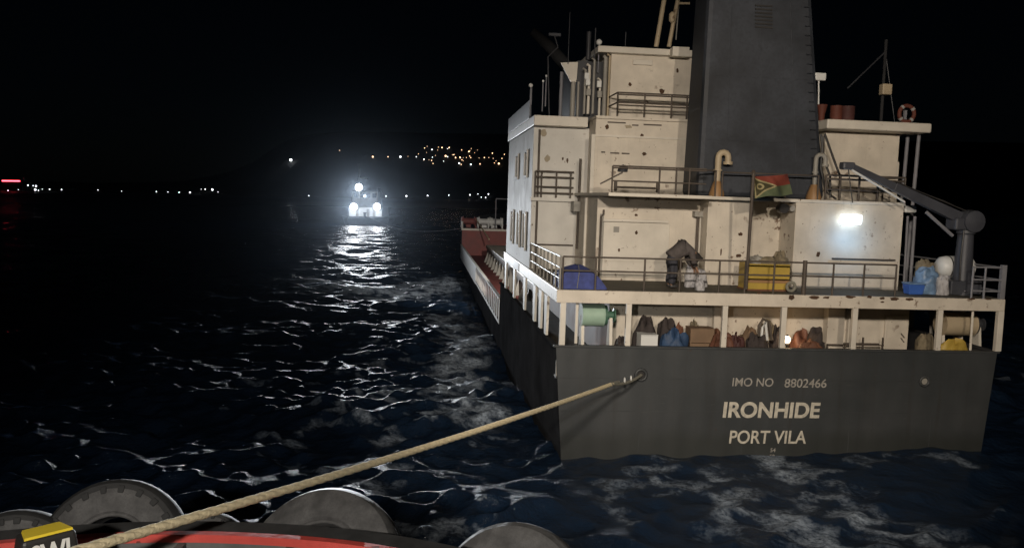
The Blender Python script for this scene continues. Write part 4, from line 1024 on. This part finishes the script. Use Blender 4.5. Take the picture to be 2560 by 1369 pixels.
# hanging hoses
hs = thing('hose', 'hoses hanging in a loop from the deck edge above the purplish bag', 'hose', (sx(1915, 800, 1.2), 1.2, 3.4))
for k_, (a, mt_) in enumerate([([(1897, 850), (1897, 815), (1908, 797), (1922, 803), (1930, 850)], 'rail_dark'), ([(1903, 850), (1906, 818), (1914, 805), (1918, 850)], 'white_plastic'), ([(1925, 850), (1932, 815), (1920, 798), (1912, 800)], 'sack')]):
    pipe('hose_loop', [sv(*p, 1, 1.2 + .06 * k_) for p in a], .05, mt_, hs, 8)
bn = thing('bench', 'thin legged metal bench before the white bulkhead', 'bench', (sx(2140, 860, 1.8), 1.8, Z_POOP))
zb_n = sz(2140, 860, 1.8)
xa, xb = sx(2066, 860, 1.8), sx(2208, 860, 1.8)
MB().box(xa, xb, 1.75, 1.8, zb_n - .04, zb_n).build('front_rail', 'rail_dark', bn)
MB().box(xa, xb, 2.05, 2.1, zb_n - .04, zb_n).build('back_rail', 'rail_dark', bn)
for f_ in (0, .3, .62, .97):
    x = xa + f_ * (xb - xa); MB().box(x, x + .05, 1.75, 1.8, Z_POOP, zb_n + (.25 if f_ > .5 else 0)).build('leg', 'rail_dark', bn)

# ------------------------------------------------------------------ gear on the starboard bridge wing
def wing_pt(px, py): return sv(px, py, 1, 4.6)
c = wing_pt(2055, 270)
cw = thing('cowl_vent', 'orange cowl vent beside the funnel on the bridge wing', 'vent', (c.x, 4.6, 11.0))
MB().lathe([(.10, -.45), (.12, -.2), (.19, .1), (.2, .14), (.17, .14), (.1, -.1)], (c.x, 4.6, 11.46), 'z', 14).build('cowl', 'dimmed_orange', cw, smooth=40)
fp = wing_pt(2057, 190)
fl = thing('signal_lamp', 'white box lamp on a thin white pole above the orange cowl vent', 'lamp', (c.x + .04, 4.9, 11.0))
pipe('pole', [(c.x + .04, 4.9, 11.0), (fp.x, 4.9, fp.z - .12)], .03, 'white_plastic', fl)
MB().box(fp.x - .22, fp.x + .22, 4.75, 5.0, fp.z - .14, fp.z + .14).build('box', 'white_plastic', fl, bevel=.04)
for px, r_, lab in ((2090, .22, 'brown drum next to the orange cowl vent on the bridge wing'), (2118, .26, 'dark red drum in the middle of the bridge wing')):
    x = sx(px, 290, 4.9); t = thing('drum', lab, 'drum', (x, 4.9, 11.0), 'drums on the bridge wing')
    MB().lathe([(r_, 0), (r_ * 1.04, .02), (r_ * 1.04, .05), (r_, .07), (r_, .3), (r_ * 1.04, .32), (r_ * 1.04, .35), (r_, .37), (r_, .62)], (x, 4.9, 11.0), 'z', 20).build('shell', 'dimmed_orange' if px < 2100 else 'dimmed_red', t, smooth=40)
    MB().lathe([(r_ * .9, .60), (r_ * .9, .625)], (x, 4.9, 11.0), 'z', 20).build('lid', 'dimmed_red', t)
c = wing_pt(2223, 222)
sl = thing('searchlight', 'pale box lamp on a dark mast over the starboard bridge wing', 'lamp', (c.x, 4.9, 11.0))
MB().box(c.x - .19, c.x + .19, 4.7, 5.0, c.z - .2, c.z + .2).build('box', 'cream', sl, bevel=.04)
pipe('mast', [(c.x + .02, 5.05, 11.0), (c.x, 5.05, sz(2222, 100, 5.05))], .06, 'hull_black', sl)
pipe('stay', [(c.x, 5.05, sz(2222, 130, 5.05)), (c.x + .6, 5.05, 11.0)], .02, 'dark_steel', sl, 6)
pipe('stay', [(c.x, 5.05, sz(2222, 130, 5.05)), (c.x - 1.4, 5.05, 12.3)], .03, 'dark_steel', sl, 6)
c = wing_pt(2252, 280)
lb = thing('lifebuoy', 'dark orange lifebuoy with pale bands on the bridge wing edge', 'lifebuoy', (c.x, 4.2, 11.0))
MB().lathe(ring_prof(.29, .075), (c.x, 4.2, 11.365), 'y', 28, closed=True).build('ring', 'dimmed_orange', lb, smooth=60)
for a in (40, 130, 220, 310):
    p = Vector((c.x + .29 * math.cos(rad(a)), 4.2, 11.365 + .29 * math.sin(rad(a)))); dv = Vector((-math.sin(rad(a)), 0, math.cos(rad(a)))) * .045
    MB().tube([p - dv, p + dv], .082, 10).build('band', 'dimmed_white', lb, smooth=50)
MB().box(c.x - .05, c.x + .05, 4.26, 4.36, 11.0, 11.5).build('bracket', 'rail_grey', lb)

# ------------------------------------------------------------------ forecastle gear
fz = 4.2
for px, mt_, nm, lab, w_ in ((1172, 'red_lead', 'windlass', 'red windlass on the forecastle nearest the port rail', 1.0), (1212, 'white_plastic', 'mooring_winch', 'white mooring winch on the forecastle inboard of the red windlass', .8), (1238, 'white_plastic', 'mooring_winch', 'white winch close to the deckhouse edge on the forecastle', 1.0)):
    x = sx(px, 550, 71); t = thing(nm, lab, 'winch', (x, 71, fz), 'winches on the forecastle')
    MB().lathe([(.55, -.7), (.55, -.6), (.35, -.58), (.35, .58), (.55, .6), (.55, .7)], (x, 71, fz + .75), 'x', 16).build('drum', mt_, t, smooth=40)
    for s in (-.8, .8): MB().hexa([(x + s - .08, 70.4, fz), (x + s + .08, 70.4, fz), (x + s + .08, 71.6, fz), (x + s - .08, 71.6, fz), (x + s - .08, 70.8, fz + 1.2), (x + s + .08, 70.8, fz + 1.2), (x + s + .08, 71.2, fz + 1.2), (x + s - .08, 71.2, fz + 1.2)]).build('side_frame', mt_, t)
    MB().box(x - .3, x + .3, 71.7, 72.3, fz, fz + 1.1 * w_).build('motor', mt_, t, bevel=.05)
ff_ = thing('hatch_frame', 'pale open rectangular frame standing on the forecastle', 'frame', (sx(1250, 520, 70), 70, fz))
xa, xb = sx(1240, 510, 70), sx(1275, 510, 70); zt = sz(1250, 497, 70)
for p, q in (((xa, 70, fz), (xa, 70, zt)), ((xb, 70, fz), (xb, 70, zt)), ((xa, 70, zt), (xb, 70, zt))): pipe('frame_bar', [p, q], .07, 'rail_grey', ff_)
solo(MB().tube([sv(1190, 548, 1, 68.5), sv(1223, 598, 1, 60)], .06, 6), 'mooring_rope', 'rope_cream', 'thin pale rope slanting from the forecastle down to the hatch', 'rope', (0, 60, 3), smooth=50)

# ------------------------------------------------------------------ own tug in the foreground
ZG = 3.5
gp = [wz(px, py, ZG) for px, py in ((-260, 1368), (-40, 1356), (120, 1343), (330, 1332), (520, 1331), (700, 1339), (850, 1352), (980, 1371), (1120, 1400), (1300, 1450))]
def smooth_curve(P, n=6):
    out = []
    for i in range(len(P) - 1):
        p0, p1, p2, p3 = P[max(0, i - 1)], P[i], P[i + 1], P[min(len(P) - 1, i + 2)]
        for k in range(n):
            t = k / n; out.append(.5 * ((2 * p1) + (p2 - p0) * t + (2 * p0 - 5 * p1 + 4 * p2 - p3) * t * t + (3 * p1 - p0 - 3 * p2 + p3) * t ** 3))
    return out + [P[-1]]
gc = smooth_curve(gp)
tug = thing('tugboat', 'foreground tug bow with red gunwale and black tow post', 'tugboat', (0, 5, 0), None, IDM)
def sweep(curve, prof, closed=True):     # prof: (outward, z)
    mb = MB(); n = len(prof); vs = []
    for i, p in enumerate(curve):
        t = (curve[min(i + 1, len(curve) - 1)] - curve[max(i - 1, 0)]).normalized(); o = Vector((-t.y, t.x, 0)).normalized()
        if o.y < 0: o = -o
        for a, z in prof: vs.append((p.x + o.x * a, p.y + o.y * a, z))
    k = len(curve)
    fs = [(i * n + j, (i + 1) * n + j, (i + 1) * n + (j + 1) % n, i * n + (j + 1) % n) for i in range(k - 1) for j in range(n if closed else n - 1)]
    return mb.add(vs, fs)
sweep(gc, [(-.08, ZG - .02), (-.06, ZG), (.06, ZG), (.08, ZG - .02), (.08, ZG - .10), (-.08, ZG - .10)]).build('gunwale', 'red_paint', tug, smooth=40)
sweep(gc, [(-.03, ZG - .101), (.03, ZG - .101), (.03, ZG - 1.1), (-.03, ZG - 1.1)]).build('bulwark', 'tug_deck', tug, smooth=40)
sweep(gc, [(.05, ZG - .12), (.45, ZG - .02), (.5, ZG - .2), (.3, ZG - 1.6), (-.6, -1.0), (-.6, ZG - 1.4)]).build('hull', 'rubber', tug, smooth=40)
dk = [(p.x, p.y, ZG - 1.1) for p in gc] + [(6.2, 3, ZG - 1.1), (5.5, -12, ZG - 1.1), (-9, -12, ZG - 1.1), (-10, 3, ZG - 1.1)]
MB().add(dk, [tuple(range(len(dk) - 1, -1, -1))]).build('foredeck', 'tug_deck', tug)
# pudding fender along the stem between tyres
for k in range(4, len(gc) - 4, 9):
    p = gc[k]; MB().box(p.x - .05, p.x + .05, p.y - .5, p.y - .03, ZG - 1.1, ZG - .12).build('bulwark_stay', 'tug_deck', tug)
# tow post with marking
zt_p = 4.2
TPp = wz(122, 1331, zt_p)
yaw = Matrix.Translation((TPp.x, TPp.y, 0)) @ Matrix.Rotation(rad(45), 4, 'Z')
tp = part_group('towing_post', tug); del tp['_b']; tp.matrix_local = Matrix.Translation((0, -5, 0)) @ yaw
MB().hexa([(-.50, -.16, 2.4), (.46, -.16, 2.4), (.46, .5, 2.4), (-.50, .5, 2.4), (-.27, -.02, zt_p - .03), (.28, -.02, zt_p - .03), (.25, .34, zt_p - .03), (-.24, .34, zt_p - .03)]).build('post', 'black_paint', tp, bevel=.04)
MB().hexa([(-.245, .0, zt_p - .028), (.25, .0, zt_p - .028), (.20, .28, zt_p - .028), (-.20, .28, zt_p - .028), (-.24, .005, zt_p), (.245, .005, zt_p), (.19, .275, zt_p), (-.19, .275, zt_p)]).build('yellow_cap', 'bright_yellow', tp)
tx = text_mesh('safe_load_lettering', 'SWL', -.20, .27, zt_p - .36, zt_p - .09, -.045, 'lettering_white', tp, .03)
tx.matrix_local = Matrix.Translation((0, -.012, 0)) @ Matrix.Translation((0, -.02, zt_p)) @ Matrix.Rotation(-math.atan(.14 / 1.77), 4, 'X') @ Matrix.Translation((0, .045, -zt_p))
# floodlight mast of the own tug, behind and above the camera
fm = thing('floodlight_mast', 'tug mast carrying two floodlights above the wheelhouse', 'mast', (1.5, -3, ZG - 1.1), None, IDM)
MB().tube([(1.5, -3, ZG - 1.1), (1.5, -3, 15)], [.22, .14], 12).build('mast_tube', 'rail_grey', fm, smooth=50)
pipe('crossbar', [(-1.2, -3, 13.4), (6.2, -3, 13.4)], .08, 'rail_grey', fm)
FL = [((-.8, -2.7, 13.4), (5.6, 28.5, 5.2)), ((5.8, -2.7, 13.4), (10.5, 29, 6.0))]
for a, b in FL:
    MB().box(a[0] - .3, a[0] + .3, a[1] - .25, a[1] - .05, a[2] - .25, a[2] + .25).build('lamp_housing', 'dark_steel', fm, bevel=.03)
spot(IDM, FL[0][0], FL[0][1], 19500, 46, .55, (1, .885, .75), .75)
spot(IDM, FL[1][0], FL[1][1], 11000, 44, .6, (1, .86, .69), .22)
# deck light over the fore deck
MB().box(-3.3, -2.7, -2.9, -2.7, 9.0, 9.4).build('deck_lamp_housing', 'dark_steel', fm, bevel=.03)
spot(IDM, (-3, -2.65, 9.2), (-3.2, 11.5, 3.0), 7200, 62, .8, (1, .93, .84), .25)

# ------------------------------------------------------------------ tyre fenders hung round the tug's bow
def tyre(px, pyt, R_, D, yawd, tilt, label, mat='rubber', band='rubber_grey', width=.55, lugs=True):
    d = ray(px, pyt); top = CAM + d * (D / d.y)
    c = Vector((top.x, top.y, top.z - R_))
    t = thing('tyre_fender', label, 'tyre', tuple(c), 'tyre fenders along the tug bow', IDM)
    t.matrix_world = Matrix.Translation(c) @ Matrix.Rotation(rad(yawd), 4, 'Z') @ Matrix.Rotation(rad(tilt), 4, 'X')
    hw = width / 2
    carc = [(R_ * .50, -hw * .75), (R_ * .56, -hw * .98), (R_ * .78, -hw * 1.02), (R_ * .90, -hw * .88), (R_ * .955, -hw * .6), (R_ * .955, hw * .6), (R_ * .90, hw * .88), (R_ * .78, hw), (R_ * .5, hw * .75)]
    MB().lathe(carc, (0, 0, 0), 'y', 48, closed=True).build('carcass', band, t, smooth=35, off=(0, 0, 0))
    if lugs:
        MB().lathe([(R_ * .86, -hw * .97), (R_ * .93, -hw * .93), (R_ * .985, -hw * .62), (R_, 0), (R_ * .985, hw * .62), (R_ * .9, hw * .95)], (0, 0, 0), 'y', 48, closed=True).build('tread', mat, t, smooth=35, off=(0, 0, 0))
        rr2 = random.Random(px)
        for i in range(22):
            a0 = 2 * math.pi * (i + rr2.uniform(-.08, .08)) / 22; a1 = a0 + 2 * math.pi * rr2.uniform(.26, .40) / 22
            p = []
            for r1, h0, h1 in ((R_ * .80, -hw * 1.06, -hw * .9), (R_ * .90, -hw * 1.04, -hw * .9)):
                p += [(r1 * math.cos(a0), h0, r1 * math.sin(a0)), (r1 * math.cos(a1), h0, r1 * math.sin(a1)), (r1 * math.cos(a1), h1, r1 * math.sin(a1)), (r1 * math.cos(a0), h1, r1 * math.sin(a0))]
            MB().hexa(p).build('tread_lug', mat, t, off=(0, 0, 0), bevel=.015)
    else:
        for f2 in (-.35, .1, .5):
            MB().lathe(ring_prof(R_ * (.958 - .03 * abs(f2)), .022, 6), (0, hw * f2, 0), 'y', 48, closed=True).build('tread_rib', mat, t, smooth=60, off=(0, 0, 0))
    MB().lathe(ring_prof(R_ * .52, .035), (0, -hw * .82, 0), 'y', 40, closed=True).build('bead', band, t, smooth=60, off=(0, 0, 0))
tyre(280, 1206, 1.08, 11.9, 4, -24, 'big lugged tyre rising behind the yellow-topped tow post', width=.5)
tyre(808, 1222, 1.24, 11.7, -14, -40, 'wide grey worn tyre under the middle of the tow rope', 'rubber_grey', width=.8, lugs=False)
tyre(1285, 1312, 1.15, 10.9, -24, -30, 'grey tyre cut by the bottom edge of the picture', 'rubber_grey', width=.6, lugs=False)
tyre(30, 1283, .98, 11.6, 14, -18, 'dark tyre at the left edge beside the tow post', width=.5)
tyre(520, 1286, .62, 12.0, -4, -30, 'small dark tyre between the two biggest ones', width=.45)

# ------------------------------------------------------------------ tow rope to the ship
CHW = SHIP @ Vector((CH.x, -.05, CH.z))
dN = ray(40, 1420); near = CAM + dN * (7.9 / dN.y)
rope = thing('tow_rope', 'thick pale tow rope stretched taut from tug to the transom', 'rope', tuple(near), None, IDM)
J = near.lerp(CHW, .865)
def strand_rope(a, b, r, name, mat, turns):
    n = 220; t = (b - a).normalized(); e1 = t.cross(Vector((0, 0, 1))).normalized(); e2 = t.cross(e1)
    for k in range(3):
        pts = []
        for i in range(n + 1):
            f_ = i / n; an = 2 * math.pi * (turns * f_ + k / 3); sag = Vector((0, 0, -.10 * 4 * f_ * (1 - f_)))
            pts.append(a.lerp(b, f_) + sag + r * .30 * (math.cos(an) * e1 + math.sin(an) * e2))
        MB().tube(pts, r * .80, 9).build(name, mat, rope, smooth=70)
strand_rope(near, J, .057, 'strand', 'rope_cream', 26)
strand_rope(J, CHW, .045, 'pendant_strand', 'rope_grey', 8)
MB().tube([J + (near - J) * .01, J, J + (CHW - J) * .2], [.062, .058, .046], 10).build('splice', 'rope_grey', rope, smooth=50)
for f_ in (.40, .62):
    p = J.lerp(CHW, f_); MB().lathe(ring_prof(.07, .022, 8), tuple(p), 'x', 14, closed=True).build('shackle', 'white_plastic', rope, smooth=60)

# ------------------------------------------------------------------ lead tug ahead
TW = wz(910, 563, WATER); DT = TW.y
def tpnt(px, py, dy=0.0):
    d_ = ray(px, py); return CAM + d_ * ((DT + dy) / d_.y)
lt_ = thing('tugboat', 'distant lead tug ablaze with white floodlights towing the ship ahead', 'tugboat', (TW.x, DT, WATER), None, IDM)
hl0, hl1 = tpnt(856, 556).x, tpnt(985, 556).x
zdk = tpnt(900, 543).z
mb = MB(); prof = []
ring = []
for zf, sc_ in ((-1.5, .8), (0, .93), (zdk - .4, 1.0), (zdk, 1.02)):
    cxx = (hl0 + hl1) / 2; hw = (hl1 - hl0) / 2 * sc_
    ring.append([(cxx - hw, DT + 1, zf), (cxx - hw * .8, DT, zf), (cxx + hw * .8, DT, zf), (cxx + hw, DT + 1.2, zf), (cxx + hw, DT + 22, zf), (cxx, DT + 29, zf), (cxx - hw, DT + 22, zf)])
vs = [p for r_ in ring for p in r_]; fs = [(i * 7 + j, i * 7 + (j + 1) % 7, (i + 1) * 7 + (j + 1) % 7, (i + 1) * 7 + j) for i in range(3) for j in range(7)] + [tuple(21 + j for j in range(7))]
mb.add(vs, fs).build('hull', 'dark_steel', lt_)
sweepz = [Vector(p) for p in ring[3][:4]]
MB().tube([(p.x, p.y - .1, p.z) for p in sweepz], .22, 8).build('fender', 'rubber', lt_, smooth=50)
a, b_ = tpnt(872, 540, 6), tpnt(955, 540, 6)
dhz = tpnt(900, 518, 6).z
dh = MB().box(a.x, b_.x, DT + 6, DT + 18, zdk, dhz).build('deckhouse', 'white_plastic', lt_, bevel=.08)
for px in (893, 920, 935):
    p = tpnt(px, 532, 5.9); MB().box(p.x - .35, p.x + .35, DT + 5.9, DT + 6, zdk + .1, p.z + 1).build('door', 'grey_steel', dh)
wa_, wb_ = tpnt(880, 500, 9), tpnt(945, 500, 9)
whz = tpnt(900, 478, 9).z
wht = MB().box(wa_.x, wb_.x, DT + 9, DT + 15, dhz + .01, whz).build('wheelhouse', 'grey_steel', lt_, bevel=.1)
for k in range(4):
    x = wa_.x + .5 + k * (wb_.x - wa_.x - 1) / 3.6
    MB().box(x, x + 1.1, DT + 8.95, DT + 9.0, whz - 1.7, whz - .5).build('window', 'glass_dark', wht)
mp = tpnt(898, 410, 11)
mst = part_group('mast', lt_)
MB().tube([(mp.x, DT + 11, whz), (mp.x, DT + 11, mp.z)], [.25, .1], 8).build('mast_tube', 'grey_steel', mst)
p = tpnt(907, 445, 11); MB().box(p.x - 1.2, p.x + 1.2, DT + 10.9, DT + 11.1, p.z - .1, p.z + .1).build('radar_scanner', 'white_plastic', mst)
for px in (885, 940): 
    p = tpnt(px, 510, 8); MB().lathe([(.5, 0), (.45, 2.5)], (p.x, DT + 13, whz - 1.5), 'z', 10).build('funnel', 'dark_steel', lt_, smooth=40)
tbt = tpnt(912, 540, 3)
MB().lathe([(.35, 0), (.35, 1.0), (.5, 1.05), (.5, 1.2)], (tbt.x, DT + 3, zdk), 'z', 12).build('tow_bitt', 'dark_steel', lt_, smooth=40)
for px, py, r_, pw_ in ((897, 468, .95, 1000000), (884, 517, .95, 800000), (942, 517, .95, 800000)):
    p = tpnt(px, py, 5)
    fl = part_group('floodlight', lt_)
    MB().lathe([(r_ * .4, .9), (r_, .5), (r_ * 1.05, .05)], tuple(p), 'y', 14).build('housing', 'dark_steel', fl, smooth=40)
    MB().lathe([(.05, -.12), (r_ * .7, -.06), (r_, .04)], tuple(p), 'y', 14).build('lens', 'flood_lens', fl, smooth=40)
    pipe('bracket', [(p.x, p.y + .5, p.z - r_), (p.x, p.y + 1.5, max(dhz, p.z - 3))], .08, 'grey_steel', fl, 6)
    spot(IDM, (p.x, p.y - .3, p.z), (-4, 5, 0), pw_, 9.5, 1.0, (.90, .95, 1), .3)
    point(IDM, (p.x, p.y - 1.2, p.z - .6), pw_ * .00035, (.92, .95, 1), .3)
# searchlight of the lead tug, swept along the ship's port side
p = tpnt(912, 490, 8.4)
sl2 = part_group('searchlight', lt_)
MB().lathe([(.2, .5), (.35, .3), (.36, 0)], tuple(p), 'y', 12).build('housing', 'dark_steel', sl2, smooth=40)
MB().lathe([(.02, -.05), (.33, -.01)], tuple(p), 'y', 12).build('lens', 'lamp_cool', sl2)
tg = SHIP @ Vector((-7.3, 30, 6.2))
spot(IDM, (p.x, p.y - .6, p.z), tuple(tg), 4.0e5, 5.0, 1.0, (.9, .95, 1), .3)
# far tow line in a shallow catenary to the bow
F0 = Vector((tbt.x, DT + 2.2, zdk + .9)); F1 = SHIP @ Vector((-1.5, 84.6, 4.9))
pts = []
for i in range(41):
    f_ = i / 40; q = F0.lerp(F1, f_); q.z -= 2.9 * 4 * f_ * (1 - f_); pts.append(q)
solo(MB().tube(pts, .035, 6), 'tow_rope', 'rail_dark', 'far tow line sagging from the lead tug toward the bow', 'rope', tuple(F0), frame=IDM, smooth=60)

# ------------------------------------------------------------------ air volume added to imitate lens bloom
hz_ = MB().box(-2600, 2800, -60, 2600, -14, 260).build('bloom_haze', 'white_plastic')
hz_.data.materials.clear()
mt = bpy.data.materials.new('bloom_air'); mt.use_nodes = True; t = mt.node_tree; t.nodes.clear()
out = t.nodes.new('ShaderNodeOutputMaterial'); pv = t.nodes.new('ShaderNodeVolumePrincipled')
pv.inputs['Color'].default_value = (.68, .82, 1, 1); pv.inputs['Density'].default_value = .0000048; pv.inputs['Anisotropy'].default_value = .95
t.links.new(pv.outputs[0], out.inputs['Volume']); hz_.data.materials.append(mt)
tag(hz_, 'thin air volume added to imitate lens bloom round the floodlights', 'bloom_haze', kind='stuff')
for o in bpy.data.objects:
    if '_b' in o: del o['_b']
